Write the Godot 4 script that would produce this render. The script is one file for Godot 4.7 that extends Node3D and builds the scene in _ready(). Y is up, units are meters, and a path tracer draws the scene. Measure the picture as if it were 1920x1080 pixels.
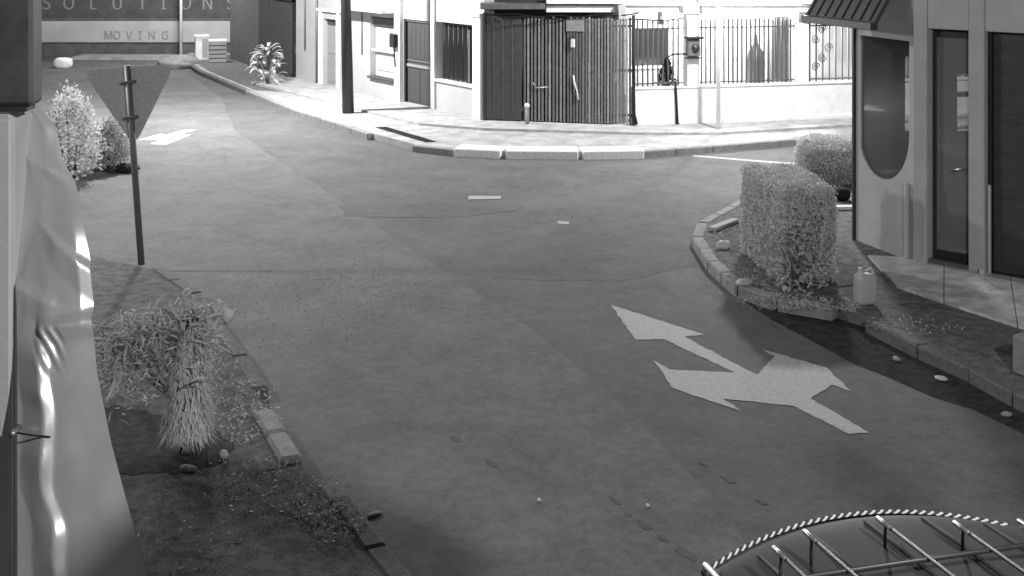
extends Node3D
# A night street corner seen by a monochrome security camera. Metres, y up, the camera looks along -z.

var rng := RandomNumberGenerator.new()
var M := {}
var used := {}

# ---------------------------------------------------------------- naming and adding
func numbered(called: String) -> String:
	var n: int = used.get(called, 0)
	used[called] = n + 1
	return called if n == 0 else "%s_%03d" % [called, n]

func tag(o: Node, label: String, category := "", group := "", kind := "") -> void:
	if label != "": o.set_meta("label", label)
	if category != "": o.set_meta("category", category)
	if group != "": o.set_meta("group", group)
	if kind != "": o.set_meta("kind", kind)

func thing(called: String, label: String, category: String, at := Vector3.ZERO, turn := 0.0, group := "") -> Node3D:
	var o := Node3D.new()
	o.name = numbered(called)
	add_child(o)
	o.position = at
	o.rotation.y = turn
	tag(o, label, category, group)
	return o

func put(called: String, mesh: Mesh, m: Material, parent: Node, at := Vector3.ZERO, b := Basis()) -> MeshInstance3D:
	var o := MeshInstance3D.new()
	o.mesh = mesh
	o.material_override = m
	o.transform = Transform3D(b, at)
	if parent == self:
		o.name = numbered(called)
		add_child(o)
	else:
		o.name = called
		parent.add_child(o, true)
	return o

func struct(called: String, mesh: Mesh, m: Material, at := Vector3.ZERO) -> MeshInstance3D:
	var o := put(called, mesh, m, self, at)
	o.set_meta("kind", "structure")
	return o

# ---------------------------------------------------------------- shapes
func begin(smooth := false) -> SurfaceTool:
	var st := SurfaceTool.new()
	st.begin(Mesh.PRIMITIVE_TRIANGLES)
	st.set_smooth_group(0 if smooth else -1)
	return st

func done(st: SurfaceTool) -> ArrayMesh:
	st.generate_normals()
	return st.commit()

func tri_out(st: SurfaceTool, a: Vector3, b: Vector3, c: Vector3, mid: Vector3) -> void:
	var n := (a - c).cross(a - b)
	if n.length_squared() < 1e-16: return
	st.add_vertex(a)
	if n.dot((a + b + c) / 3.0 - mid) < 0.0:
		st.add_vertex(c); st.add_vertex(b)
	else:
		st.add_vertex(b); st.add_vertex(c)

func quad_out(st: SurfaceTool, a: Vector3, b: Vector3, c: Vector3, d: Vector3, mid: Vector3) -> void:
	tri_out(st, a, b, c, mid); tri_out(st, a, c, d, mid)

func add_box(st: SurfaceTool, c: Vector3, s: Vector3, bev := 0.0, b := Basis()) -> void:
	var h := s * 0.5
	var e: float = min(bev, min(h.x, min(h.y, h.z)) * 0.9)
	var pos := func(sx: float, sy: float, sz: float, ax: int) -> Vector3:
		var p := Vector3(sx * (h.x - (0.0 if ax == 0 else e)), sy * (h.y - (0.0 if ax == 1 else e)), sz * (h.z - (0.0 if ax == 2 else e)))
		return c + b * p
	for s1 in [-1.0, 1.0]:
		quad_out(st, pos.call(s1, -1, -1, 0), pos.call(s1, 1, -1, 0), pos.call(s1, 1, 1, 0), pos.call(s1, -1, 1, 0), c)
		quad_out(st, pos.call(-1, s1, -1, 1), pos.call(1, s1, -1, 1), pos.call(1, s1, 1, 1), pos.call(-1, s1, 1, 1), c)
		quad_out(st, pos.call(-1, -1, s1, 2), pos.call(1, -1, s1, 2), pos.call(1, 1, s1, 2), pos.call(-1, 1, s1, 2), c)
	if e > 0.0:
		for s1 in [-1.0, 1.0]:
			for s2 in [-1.0, 1.0]:
				quad_out(st, pos.call(s1, s2, -1, 0), pos.call(s1, s2, 1, 0), pos.call(s1, s2, 1, 1), pos.call(s1, s2, -1, 1), c)
				quad_out(st, pos.call(s1, -1, s2, 0), pos.call(s1, 1, s2, 0), pos.call(s1, 1, s2, 2), pos.call(s1, -1, s2, 2), c)
				quad_out(st, pos.call(-1, s1, s2, 1), pos.call(1, s1, s2, 1), pos.call(1, s1, s2, 2), pos.call(-1, s1, s2, 2), c)
				for s3 in [-1.0, 1.0]:
					tri_out(st, pos.call(s1, s2, s3, 0), pos.call(s1, s2, s3, 1), pos.call(s1, s2, s3, 2), c)

func box_mesh(s: Vector3, bev := 0.006) -> ArrayMesh:
	var st := begin()
	add_box(st, Vector3.ZERO, s, bev)
	return done(st)

# a part given by its extents in the parent's frame
func span(called: String, parent: Node, m: Material, x0: float, x1: float, y0: float, y1: float, z0: float, z1: float, bev := 0.006) -> MeshInstance3D:
	return put(called, box_mesh(Vector3(x1 - x0, y1 - y0, z1 - z0), bev), m, parent, Vector3((x0 + x1) / 2, (y0 + y1) / 2, (z0 + z1) / 2))

func add_tube(st: SurfaceTool, pts: Array, rad: Array, sides := 8, cap := true) -> void:
	var rings := []
	var up := Vector3(0.31, 0.87, 0.38).normalized()
	for i in pts.size():
		var d: Vector3 = (pts[min(i + 1, pts.size() - 1)] - pts[max(i - 1, 0)]).normalized()
		var u := d.cross(up)
		if u.length() < 0.05: u = d.cross(Vector3.RIGHT)
		u = u.normalized()
		var v := d.cross(u)
		var ring := []
		var r: float = rad[min(i, rad.size() - 1)]
		for k in sides:
			var a := TAU * k / sides
			ring.append(pts[i] + (u * cos(a) + v * sin(a)) * r)
		rings.append(ring)
	for i in pts.size() - 1:
		var mid: Vector3 = (pts[i] + pts[i + 1]) * 0.5
		for k in sides:
			var k2 := (k + 1) % sides
			quad_out(st, rings[i][k], rings[i][k2], rings[i + 1][k2], rings[i + 1][k], mid)
	if cap:
		for k in sides:
			var k2 := (k + 1) % sides
			tri_out(st, pts[0], rings[0][k], rings[0][k2], pts[1])
			var n := pts.size() - 1
			tri_out(st, pts[n], rings[n][k], rings[n][k2], pts[n - 1])

func tube_mesh(pts: Array, rad: Array, sides := 8) -> ArrayMesh:
	var st := begin(true)
	add_tube(st, pts, rad, sides)
	return done(st)

func add_lathe(st: SurfaceTool, prof: Array, sides := 16, c := Vector3.ZERO) -> void:
	for i in prof.size() - 1:
		var p: Vector2 = prof[i]
		var q: Vector2 = prof[i + 1]
		for k in sides:
			var a := TAU * k / sides
			var b := TAU * (k + 1) / sides
			var mid := c + Vector3(0, (p.y + q.y) / 2, 0)
			quad_out(st, c + Vector3(cos(a) * p.x, p.y, sin(a) * p.x), c + Vector3(cos(b) * p.x, p.y, sin(b) * p.x), c + Vector3(cos(b) * q.x, q.y, sin(b) * q.x), c + Vector3(cos(a) * q.x, q.y, sin(a) * q.x), mid)

func lathe_mesh(prof: Array, sides := 16) -> ArrayMesh:
	var st := begin(true)
	add_lathe(st, prof, sides)
	return done(st)

# an upright prism over an outline of (x, depth) points; depth is -z
func prism_mesh(poly: Array, y0: float, y1: float) -> ArrayMesh:
	var p := PackedVector2Array()
	for q in poly: p.append(Vector2(q[0], -q[1]))
	var st := begin()
	var t := Geometry2D.triangulate_polygon(p)
	for i in range(0, t.size(), 3):
		var a := p[t[i]]
		var b := p[t[i + 1]]
		var c := p[t[i + 2]]
		var low := Vector3(a.x, y1 - 1.0, a.y)
		tri_out(st, Vector3(a.x, y1, a.y), Vector3(b.x, y1, b.y), Vector3(c.x, y1, c.y), low)
	if y1 > y0:
		var cw := Geometry2D.is_polygon_clockwise(p)
		for i in p.size():
			var a := p[i]
			var b := p[(i + 1) % p.size()]
			var d := (b - a).normalized()
			var inn := Vector2(d.y, -d.x) if cw else Vector2(-d.y, d.x)
			var m2 := (a + b) / 2 + inn * 0.01
			quad_out(st, Vector3(a.x, y0, a.y), Vector3(b.x, y0, b.y), Vector3(b.x, y1, b.y), Vector3(a.x, y1, a.y), Vector3(m2.x, (y0 + y1) / 2, m2.y))
	return done(st)

# a plate: outline in the xy plane with thickness along z
func plate_mesh(poly: PackedVector2Array, thick: float) -> ArrayMesh:
	var st := begin()
	var t := Geometry2D.triangulate_polygon(poly)
	for s in [-1.0, 1.0]:
		for i in range(0, t.size(), 3):
			tri_out(st, Vector3(poly[t[i]].x, poly[t[i]].y, s * thick / 2), Vector3(poly[t[i + 1]].x, poly[t[i + 1]].y, s * thick / 2), Vector3(poly[t[i + 2]].x, poly[t[i + 2]].y, s * thick / 2), Vector3(poly[t[i]].x, poly[t[i]].y, 0))
	var cw := Geometry2D.is_polygon_clockwise(poly)
	for i in poly.size():
		var a := poly[i]
		var b := poly[(i + 1) % poly.size()]
		var d := (b - a).normalized()
		var inn := Vector2(d.y, -d.x) if cw else Vector2(-d.y, d.x)
		var m2 := (a + b) / 2 + inn * 0.005
		quad_out(st, Vector3(a.x, a.y, -thick / 2), Vector3(b.x, b.y, -thick / 2), Vector3(b.x, b.y, thick / 2), Vector3(a.x, a.y, thick / 2), Vector3(m2.x, m2.y, 0))
	return done(st)

# a lumpy closed body (sack, stone, bundle): superellipsoid with noise
func lump_mesh(s: Vector3, power: float, rough: float, freq: float, sd: int, nu := 22, nv := 14) -> ArrayMesh:
	var nz := FastNoiseLite.new()
	nz.seed = sd
	nz.frequency = freq
	nz.fractal_octaves = 3
	var grid := []
	for j in nv + 1:
		var row := []
		var th := PI * j / nv - PI / 2
		for i in nu:
			var ph := TAU * i / nu
			var d := Vector3(cos(th) * cos(ph), sin(th), cos(th) * sin(ph))
			var q := Vector3(sign(d.x) * pow(absf(d.x), power), sign(d.y) * pow(absf(d.y), power), sign(d.z) * pow(absf(d.z), power))
			q *= 1.0 + rough * nz.get_noise_3dv(d * 10.0)
			row.append(q * s * 0.5)
		grid.append(row)
	var st := begin(true)
	for j in nv:
		for i in nu:
			var i2 := (i + 1) % nu
			quad_out(st, grid[j][i], grid[j][i2], grid[j + 1][i2], grid[j + 1][i], Vector3.ZERO)
	return done(st)

# a folded leaf that bends along its length: root at origin, grows along +z, droops down
func leaf_mesh(length: float, width: float, droop: float, rise: float, fold := 0.25) -> ArrayMesh:
	var st := begin(true)
	var n := 6
	var prev := []
	for i in n + 1:
		var t := float(i) / n
		var w: float = width * pow(sin(PI * clampf(t * 0.93 + 0.05, 0, 1)), 0.8)
		var c := Vector3(0, rise * t - droop * t * t, length * t * (1.0 - 0.15 * t))
		var ring := [c + Vector3(-w / 2, fold * w, 0), c, c + Vector3(w / 2, fold * w, 0)]
		if i > 0:
			for k in 2:
				var mid: Vector3 = (prev[k] + ring[k + 1]) / 2 - Vector3(0, 0.5, 0)
				quad_out(st, prev[k], prev[k + 1], ring[k + 1], ring[k], mid)
		prev = ring
	return done(st)

# ---------------------------------------------------------------- materials
func grey(v: float) -> Color:
	return Color(v, v, v).linear_to_srgb()

# grey image: linear brightness 1 at the mean, built from layers of [frequency, amount, seed, sharpness]
func noise_image(size: int, layers: Array, mean := 0.7) -> Image:
	var acc := PackedFloat32Array()
	acc.resize(size * size)
	acc.fill(mean)
	for l in layers:
		var nz := FastNoiseLite.new()
		nz.seed = l[2]
		nz.noise_type = FastNoiseLite.TYPE_SIMPLEX_SMOOTH
		nz.frequency = l[0] / float(size)
		nz.fractal_octaves = l[4] if l.size() > 4 else 2
		var im := nz.get_seamless_image(size, size, false, false, 0.1, true)
		im.convert(Image.FORMAT_L8)
		var d := im.get_data()
		var amt: float = l[1]
		var sharp: float = l[3]
		var lut := PackedFloat32Array()
		lut.resize(256)
		for i in 256:
			var v := (i / 255.0 - 0.5) * sharp
			lut[i] = clampf(v, -0.5, 0.5) * 2.0 * amt
		for i in d.size():
			acc[i] += lut[d[i]]
	var out := PackedByteArray()
	out.resize(size * size)
	for i in acc.size():
		var v := clampf(acc[i], 0.02, 1.0)
		out[i] = int(255.0 * (1.055 * pow(v, 1.0 / 2.4) - 0.055))
	var res := Image.create_from_data(size, size, false, Image.FORMAT_L8, out)
	res.convert(Image.FORMAT_RGB8)
	return res

func tex(im: Image) -> ImageTexture:
	var t := im.duplicate() as Image
	t.generate_mipmaps()
	return ImageTexture.create_from_image(t)

func normal_tex(im: Image, k: float) -> ImageTexture:
	var n := im.duplicate() as Image
	n.bump_map_to_normal_map(k)
	return ImageTexture.create_from_image(n)

func surf(v: float, rough: float, t: Texture2D, metres: float, nt: Texture2D = null, nk := 1.0, metal := 0.0, mean := 0.7) -> StandardMaterial3D:
	var m := StandardMaterial3D.new()
	m.albedo_color = grey(minf(v / mean, 1.0)) if t else grey(v)
	m.roughness = rough
	m.metallic = metal
	if t:
		m.albedo_texture = t
		m.uv1_triplanar = true
		m.uv1_world_triplanar = true
		m.uv1_scale = Vector3.ONE / metres
	if nt:
		m.normal_enabled = true
		m.normal_texture = nt
		m.normal_scale = nk
		m.uv1_triplanar = true
		m.uv1_world_triplanar = true
		m.uv1_scale = Vector3.ONE / metres
	return m

func plain(v: float, rough: float, metal := 0.0) -> StandardMaterial3D:
	return surf(v, rough, null, 1.0, null, 1.0, metal)

func make_materials() -> void:
	var i_asphalt := noise_image(2048, [[520.0, 0.09, 1, 1.6, 3], [9.0, 0.10, 2, 1.5, 4], [26.0, 0.05, 3, 2.0, 3], [150.0, 0.06, 4, 2.0, 2], [60.0, 0.045, 5, 5.0, 3]])
	var t_asphalt := tex(i_asphalt)
	var n_asphalt := normal_tex(noise_image(2048, [[1000.0, 0.3, 11, 1.6, 1], [380.0, 0.15, 12, 1.6, 1]], 0.5), 1.5)
	var i_conc := noise_image(1024, [[180.0, 0.06, 21, 1.5, 3], [7.0, 0.12, 22, 1.8, 5], [30.0, 0.07, 23, 1.8, 3]])
	var t_conc := tex(i_conc)
	var n_conc := normal_tex(i_conc, 3.0)
	var i_plas := noise_image(512, [[4.0, 0.06, 31, 1.6, 5], [60.0, 0.03, 32, 1.5, 3]], 0.8)
	var t_plas := tex(i_plas)
	var n_plas := normal_tex(i_plas, 1.5)
	var i_soil := noise_image(1024, [[90.0, 0.16, 41, 1.8, 4], [14.0, 0.14, 42, 1.8, 4]], 0.6)
	var t_soil := tex(i_soil)
	var n_soil := normal_tex(i_soil, 6.0)
	var i_wear := noise_image(1024, [[200.0, 0.06, 51, 2.0, 3], [24.0, 0.09, 52, 2.2, 4]], 0.72)
	var t_wear := tex(i_wear)
	M.asphalt = surf(0.094, 0.86, t_asphalt, 14.0, n_asphalt, 0.35)
	M.old_asphalt_sheen = surf(0.126, 0.9, t_asphalt, 11.0, n_asphalt, 0.35)  # older asphalt, made paler still for the sheen on the road
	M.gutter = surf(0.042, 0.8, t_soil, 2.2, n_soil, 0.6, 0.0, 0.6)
	M.soil = surf(0.060, 0.95, t_soil, 1.6, n_soil, 1.0, 0.0, 0.6)
	M.earth_pave = surf(0.14, 0.95, t_soil, 2.4, n_soil, 0.8, 0.0, 0.6)
	M.pave = surf(0.33, 0.9, t_conc, 4.0, n_conc, 0.7)
	M.step = surf(0.36, 0.9, t_conc, 3.0, n_conc, 0.6)
	M.kerb = surf(0.24, 0.9, t_conc, 1.5, n_conc, 0.9)
	M.kerb_dark = surf(0.12, 0.95, t_soil, 0.9, n_conc, 0.9, 0.0, 0.6)
	M.white_kerb = surf(0.70, 0.8, t_wear, 1.2, n_conc, 0.5, 0.0, 0.72)
	M.apron = surf(0.56, 0.85, t_conc, 2.0, n_conc, 0.6)
	var t_paint := tex(noise_image(1024, [[240.0, 0.07, 61, 2.0, 3], [22.0, 0.06, 62, 2.0, 4], [110.0, 0.17, 63, 5.5, 4]], 0.66))
	M.paint = surf(0.40, 0.75, t_paint, 1.7, n_asphalt, 0.5, 0.0, 0.68)
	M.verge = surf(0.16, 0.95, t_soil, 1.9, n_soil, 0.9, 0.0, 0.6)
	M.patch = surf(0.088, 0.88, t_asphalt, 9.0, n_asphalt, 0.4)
	M.worn_paint = surf(0.34, 0.8, t_wear, 1.0, n_asphalt, 0.6, 0.0, 0.72)
	M.plaster = surf(0.40, 0.9, t_plas, 3.0, n_plas, 0.5, 0.0, 0.8)
	M.plaster_dim = surf(0.36, 0.9, t_plas, 2.5, n_plas, 0.5, 0.0, 0.8)
	M.trim = surf(0.78, 0.8, t_plas, 1.5, n_plas, 0.3, 0.0, 0.8)
	M.grey_wall = surf(0.40, 0.85, t_plas, 2.0, n_plas, 0.5, 0.0, 0.8)
	M.grey_pillar = surf(0.46, 0.8, t_plas, 2.0, n_plas, 0.4, 0.0, 0.8)
	M.far_wall = surf(0.07, 0.9, t_conc, 4.0, n_conc, 0.6)
	M.far_base = surf(0.10, 0.9, t_conc, 4.0, n_conc, 0.6)
	M.far_band = surf(0.40, 0.85, t_plas, 4.0, n_plas, 0.4, 0.0, 0.8)
	M.dark_sheet = surf(0.055, 0.55, t_conc, 1.2, n_plas, 0.4)
	M.mid_sheet = surf(0.11, 0.6, t_conc, 1.2, n_plas, 0.4)
	M.slat = surf(0.14, 0.5, t_conc, 0.8, n_plas, 0.3)
	M.slat_pale = surf(0.24, 0.5, t_conc, 0.8, n_plas, 0.3)
	M.dark_steel = surf(0.035, 0.45, t_wear, 0.6, null, 1.0, 0.3, 0.72)
	M.steel = surf(0.35, 0.4, t_wear, 0.5, null, 1.0, 0.8, 0.72)
	M.grey_steel = surf(0.16, 0.5, t_wear, 0.6, null, 1.0, 0.3, 0.72)
	M.sign_back = surf(0.54, 0.6, t_wear, 0.9, null, 1.0, 0.1, 0.72)
	M.sheet = surf(0.40, 0.30, t_plas, 0.8, null, 1.0, 0.35, 0.8)
	M.sheet.metallic_specular = 0.8
	M.white_metal = plain(0.62, 0.5)
	M.shutter = surf(0.48, 0.7, t_plas, 1.0, n_plas, 0.2, 0.0, 0.8)
	M.grey_door = surf(0.26, 0.7, t_plas, 1.0, n_plas, 0.3, 0.0, 0.8)
	M.dark_wood = surf(0.055, 0.6, t_wear, 0.8, null, 1.0, 0.0, 0.72)
	M.tarp = surf(0.8, 0.6, t_plas, 0.9, n_plas, 0.6, 0.0, 0.8)
	M.sack = surf(0.26, 0.85, t_conc, 0.5, n_conc, 0.8)
	M.black = plain(0.02, 0.7)
	M.rubber = plain(0.025, 0.85)
	M.stone = surf(0.28, 0.9, t_conc, 0.4, n_conc, 0.8)
	M.pale_stone = surf(0.55, 0.85, t_conc, 0.4, n_conc, 0.8)
	M.leaf = surf(0.42, 0.6, t_wear, 0.25, null, 1.0, 0.0, 0.72)
	M.leaf_pale = surf(0.52, 0.6, t_wear, 0.25, null, 1.0, 0.0, 0.72)
	M.hedge = surf(0.62, 0.65, t_wear, 0.3, null, 1.0, 0.0, 0.72)
	M.leaf_white = surf(0.8, 0.6, t_wear, 0.3, null, 1.0, 0.0, 0.72)
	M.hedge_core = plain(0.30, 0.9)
	M.bar = plain(0.07, 0.5)
	M.twig = plain(0.13, 0.9)
	M.dry = surf(0.66, 0.85, t_wear, 0.2, null, 1.0, 0.0, 0.72)
	M.plastic = plain(0.45, 0.4)
	M.rope_pale = plain(0.55, 0.8)
	M.rope_dark = plain(0.03, 0.8)
	M.van = surf(0.022, 0.68, t_wear, 0.9, null, 1.0, 0.0, 0.72)
	M.letters = plain(0.22, 0.7)
	M.dark_letters = plain(0.24, 0.8)
	M.dark_leaf = plain(0.022, 0.8)
	M.pale_tube = plain(0.5, 0.4)
	M.tar = surf(0.072, 0.85, t_asphalt, 3.0)
	for k in ["gutter", "soil", "earth_pave", "black", "verge"]: M[k].metallic_specular = 0.15
	M.gutter.roughness = 1.0
	for k in ["leaf", "leaf_pale", "leaf_white", "hedge", "dry"]:
		M[k].backlight_enabled = true
		M[k].backlight = grey(0.3)
	var g := StandardMaterial3D.new()
	g.transparency = BaseMaterial3D.TRANSPARENCY_ALPHA
	g.albedo_color = Color(0.26, 0.26, 0.26, 0.36)
	g.roughness = 0.04
	g.metallic_specular = 0.6
	M.glass = g
	M.door_glass = g.duplicate()
	M.door_glass.albedo_color = Color(0.60, 0.60, 0.60, 0.38)
	var w := StandardMaterial3D.new()
	w.albedo_color = grey(0.02)
	w.roughness = 0.08
	M.dark_glass = w
	var l := StandardMaterial3D.new()
	l.albedo_color = grey(0.8)
	l.emission_enabled = true
	l.emission = Color(1, 1, 1)
	l.emission_energy_multiplier = 6.0
	M.glow = l

# ---------------------------------------------------------------- scene
func _ready() -> void:
	rng.seed = 20240
	setup_view()
	make_materials()
	print("materials ", Time.get_ticks_msec())
	build_ground()
	build_markings()
	build_house()
	build_corner_gate()
	build_fence()
	build_porch()
	build_far_end()
	build_right_building()
	build_lamps()
	build_hedges()
	build_sign()
	build_palm()
	build_heap()
	build_sheet_post()
	build_van()
	build_small_things()
	build_weeds()
	print("built ", Time.get_ticks_msec())

func setup_view() -> void:
	var cam := Camera3D.new()
	cam.name = "camera"
	cam.position = Vector3(0, 4.0, 0)
	cam.keep_aspect = Camera3D.KEEP_HEIGHT
	# lens shifted down: verticals stay vertical, the horizon lies above the frame
	var near := 0.1
	cam.projection = Camera3D.PROJECTION_FRUSTUM
	cam.size = 1080.0 / 2500.0 * near
	cam.frustum_offset = Vector2(0, -660.0 / 2500.0 * near)
	cam.near = near
	cam.far = 400.0
	add_child(cam)
	cam.current = true
	var env := Environment.new()
	env.background_mode = Environment.BG_SKY
	var sky := Sky.new()
	var sm := ProceduralSkyMaterial.new()
	sm.sky_top_color = Color(0.30, 0.30, 0.30)
	sm.sky_horizon_color = Color(0.38, 0.38, 0.38)
	sm.ground_bottom_color = Color(0.15, 0.15, 0.15)
	sm.ground_horizon_color = Color(0.3, 0.3, 0.3)
	sm.sun_angle_max = 0.0
	sky.sky_material = sm
	env.sky = sky
	env.background_energy_multiplier = 0.24
	env.tonemap_mode = Environment.TONE_MAPPER_LINEAR
	env.tonemap_exposure = 1.25
	env.sdfgi_enabled = true
	env.ssao_enabled = true
	env.ssil_enabled = true
	var we := WorldEnvironment.new()
	we.name = "world_environment"
	we.environment = env
	add_child(we)
	var moon := DirectionalLight3D.new()
	moon.name = "moon"
	moon.light_energy = 0.03
	moon.light_angular_distance = 10.0
	moon.shadow_enabled = true
	moon.rotation_degrees = Vector3(-60, 200, 0)
	add_child(moon)

func kerb_line(parent: Node, pts: Array, m: Material, top: float, inner: float, seg := 0.85, jitter := 0.006) -> void:
	# kerb stones laid end to end along a line of (x, depth) points; they sit on the inner side
	for i in pts.size() - 1:
		var a := Vector3(pts[i][0], 0, -pts[i][1])
		var b := Vector3(pts[i + 1][0], 0, -pts[i + 1][1])
		var d := (b - a)
		var n: int = max(1, int(round(d.length() / seg)))
		var u := d.normalized()
		var side := u.cross(Vector3.UP) * inner
		var w := 0.15
		for k in n:
			var p := a + d * ((k + 0.5) / n) + side * (w / 2 - 0.02)
			var h := top + rng.randf_range(0.004, 0.004 + jitter)
			var ln := d.length() / n - 0.004
			var bs := Basis(u, Vector3.UP, u.cross(Vector3.UP)).rotated(Vector3.UP, rng.randf_range(-0.004, 0.004))
			put("kerb_stone", box_mesh(Vector3(ln, h + 0.06, w), 0.018), m, parent, p + Vector3(0, (h - 0.06) / 2, 0), bs)

var far_kerb := [[-10.69, 43.1], [-8.92, 38.46], [-6.58, 33.56], [-4.78, 29.85], [-3.56, 27.78], [-2.72, 26.18], [-1.79, 24.81], [-0.97, 24.27], [-0.14, 24.04], [1.23, 23.98], [2.22, 24.1], [3.66, 24.75], [6.6, 26.18], [14.0, 29.6]]
var right_kerb := [[6.6, 5.0], [5.2, 9.0], [4.36, 11.36], [4.21, 11.98], [3.95, 12.66], [3.68, 13.5], [3.4, 13.95], [2.89, 14.3], [2.6, 14.8], [2.46, 15.9], [2.45, 17.2], [2.63, 18.0], [3.2, 19.05], [4.47, 21.5], [5.75, 22.47], [9.0, 24.3], [14.0, 26.6]]
var left_kerb := [[0.9, 5.0], [-0.2, 7.0], [-0.92, 8.47], [-1.25, 9.22], [-1.58, 9.9], [-1.96, 10.87], [-2.23, 11.49], [-2.57, 12.35], [-3.01, 13.33], [-3.5, 14.5], [-4.2, 15.6], [-5.2, 16.3], [-7.0, 16.8], [-14.0, 17.6]]

func build_ground() -> void:
	struct("ground", prism_mesh([[-150, -30], [150, -30], [150, 250], [-150, 250]], -0.02, -0.02), M.soil)
	struct("road", prism_mesh([[-40, -3], [40, -3], [40, 60], [-40, 60]], 0, 0.0), M.asphalt)
	# older asphalt left of the seam, its paleness raised to imitate the road's sheen
	struct("road_lane", prism_mesh([[-5.7, 27.4], [-4.19, 23.81], [-3.06, 21.28], [-1.93, 18.52], [-0.9, 16.13], [0.22, 13.51], [1.0, 11.2], [1.5, 9.2], [1.8, 6.0], [-6.0, 6.0], [-16.0, 19.0], [-18.0, 42.0], [-11.2, 43.0], [-9.2, 38.2], [-7.2, 33.0]], 0.0015, 0.0015), M.old_asphalt_sheen)
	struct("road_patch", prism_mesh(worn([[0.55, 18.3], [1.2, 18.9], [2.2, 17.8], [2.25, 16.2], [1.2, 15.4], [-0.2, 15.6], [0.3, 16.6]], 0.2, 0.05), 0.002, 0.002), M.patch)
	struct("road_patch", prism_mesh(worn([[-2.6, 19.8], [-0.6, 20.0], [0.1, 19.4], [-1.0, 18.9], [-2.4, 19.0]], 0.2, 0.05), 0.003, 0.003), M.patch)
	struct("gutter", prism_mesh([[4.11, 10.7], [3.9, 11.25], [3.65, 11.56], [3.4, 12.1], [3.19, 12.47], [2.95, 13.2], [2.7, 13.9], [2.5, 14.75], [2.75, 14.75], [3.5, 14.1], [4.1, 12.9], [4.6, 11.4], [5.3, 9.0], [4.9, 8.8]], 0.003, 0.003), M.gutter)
	var far := far_kerb.duplicate()
	far.append_array([[14.0, 60.0], [-10.0, 60.0], [-10.69, 47.0]])
	var fp := struct("far_pavement", prism_mesh(far, -0.01, 0.12), M.pave)
	# kerb stones: dull ones up the side street, three long whitewashed ones on the corner
	kerb_line(fp, far_kerb.slice(0, 3), M.kerb_dark, 0.12, 1.0, 0.95)
	kerb_line(fp, far_kerb.slice(2, 6), M.kerb, 0.12, 1.0, 0.95)
	kerb_line(fp, far_kerb.slice(6, 8), M.kerb, 0.12, 1.0, 0.95)
	kerb_line(fp, far_kerb.slice(10, 14), M.kerb, 0.12, 1.0, 0.95)
	for s in [[-1.0, 24.22, -0.15, 23.98], [-0.10, 23.97, 1.20, 23.91], [1.25, 23.90, 2.35, 24.02]]:
		var a := Vector3(s[0], 0, -s[1])
		var b := Vector3(s[2], 0, -s[3])
		var u := (b - a).normalized()
		var w := put("white_kerb_stone", box_mesh(Vector3((b - a).length(), 0.2, 0.50), 0.02), M.white_kerb, fp, (a + b) / 2 + Vector3(0, 0.055, -0.18), Basis(u, Vector3.UP, u.cross(Vector3.UP)))
		tag(w, "whitewashed kerb stone on the corner")
	# storm drain mouth cut into the kerb
	var dm := put("drain_mouth", prism_mesh([[-2.77, 27.0], [-1.62, 25.05], [-1.42, 25.15], [-2.57, 27.1]], 0.121, 0.127), M.black, fp)
	tag(dm, "dark drain mouth in the kerb")
	put("verge", prism_mesh([[-10.5, 42.9], [-8.75, 38.4], [-6.45, 33.5], [-5.6, 33.2], [-6.4, 35.6], [-8.4, 41.5], [-9.0, 43.5]], 0.11, 0.126), M.earth_pave, fp)
	# raised strip in front of the house fronts
	put("house_step", prism_mesh([[-6.9, 35.0], [-4.7, 31.6], [-3.1, 29.1], [-1.9, 27.3], [-0.6, 26.6], [2.4, 26.0], [4.0, 26.0], [7.2, 27.2], [14.0, 30.4], [14.0, 34.0], [-0.5, 34.0], [-5.5, 37.2]], 0.11, 0.17), M.step, fp)
	var right := right_kerb.duplicate()
	right.append_array([[14.0, 5.0]])
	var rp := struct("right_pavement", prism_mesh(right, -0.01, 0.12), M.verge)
	kerb_line(rp, right_kerb.slice(1, 6), M.kerb_dark, 0.12, -1.0, 0.8, 0.012)
	kerb_line(rp, right_kerb.slice(6, 16), M.kerb, 0.12, -1.0, 0.7, 0.012)
	# concrete pavers before the door
	var pav := [[[4.30, 16.1], [4.80, 15.95], [5.05, 15.6], [4.55, 14.06], [4.24, 14.7]], [[5.056, 15.59], [5.62, 15.05], [5.0, 13.2], [4.556, 14.05]], [[5.626, 15.04], [6.6, 14.1], [5.9, 11.9], [5.006, 13.19]]]
	for i in pav.size():
		put("paver", prism_mesh(pav[i], 0.1, 0.150 + 0.003 * i), M.apron, rp)
	# planting bed of soil round the hedge on the corner
	put("planting_bed", prism_mesh([[2.68, 17.3], [2.68, 15.9], [2.82, 14.9], [3.2, 14.55], [4.0, 14.9], [4.2, 16.6], [4.0, 18.4], [3.3, 18.6], [2.8, 18.0]], 0.1, 0.128), M.earth_pave, rp)
	var left := left_kerb.duplicate()
	left.append_array([[-14.0, 5.0]])
	var lp := struct("left_pavement", prism_mesh(left, -0.01, 0.10), M.earth_pave)
	kerb_line(lp, left_kerb.slice(1, 4), M.kerb_dark, 0.10, 1.0, 0.8, 0.02)
	kerb_line(lp, left_kerb.slice(6, 11), M.kerb_dark, 0.10, 1.0, 0.8, 0.015)
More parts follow.
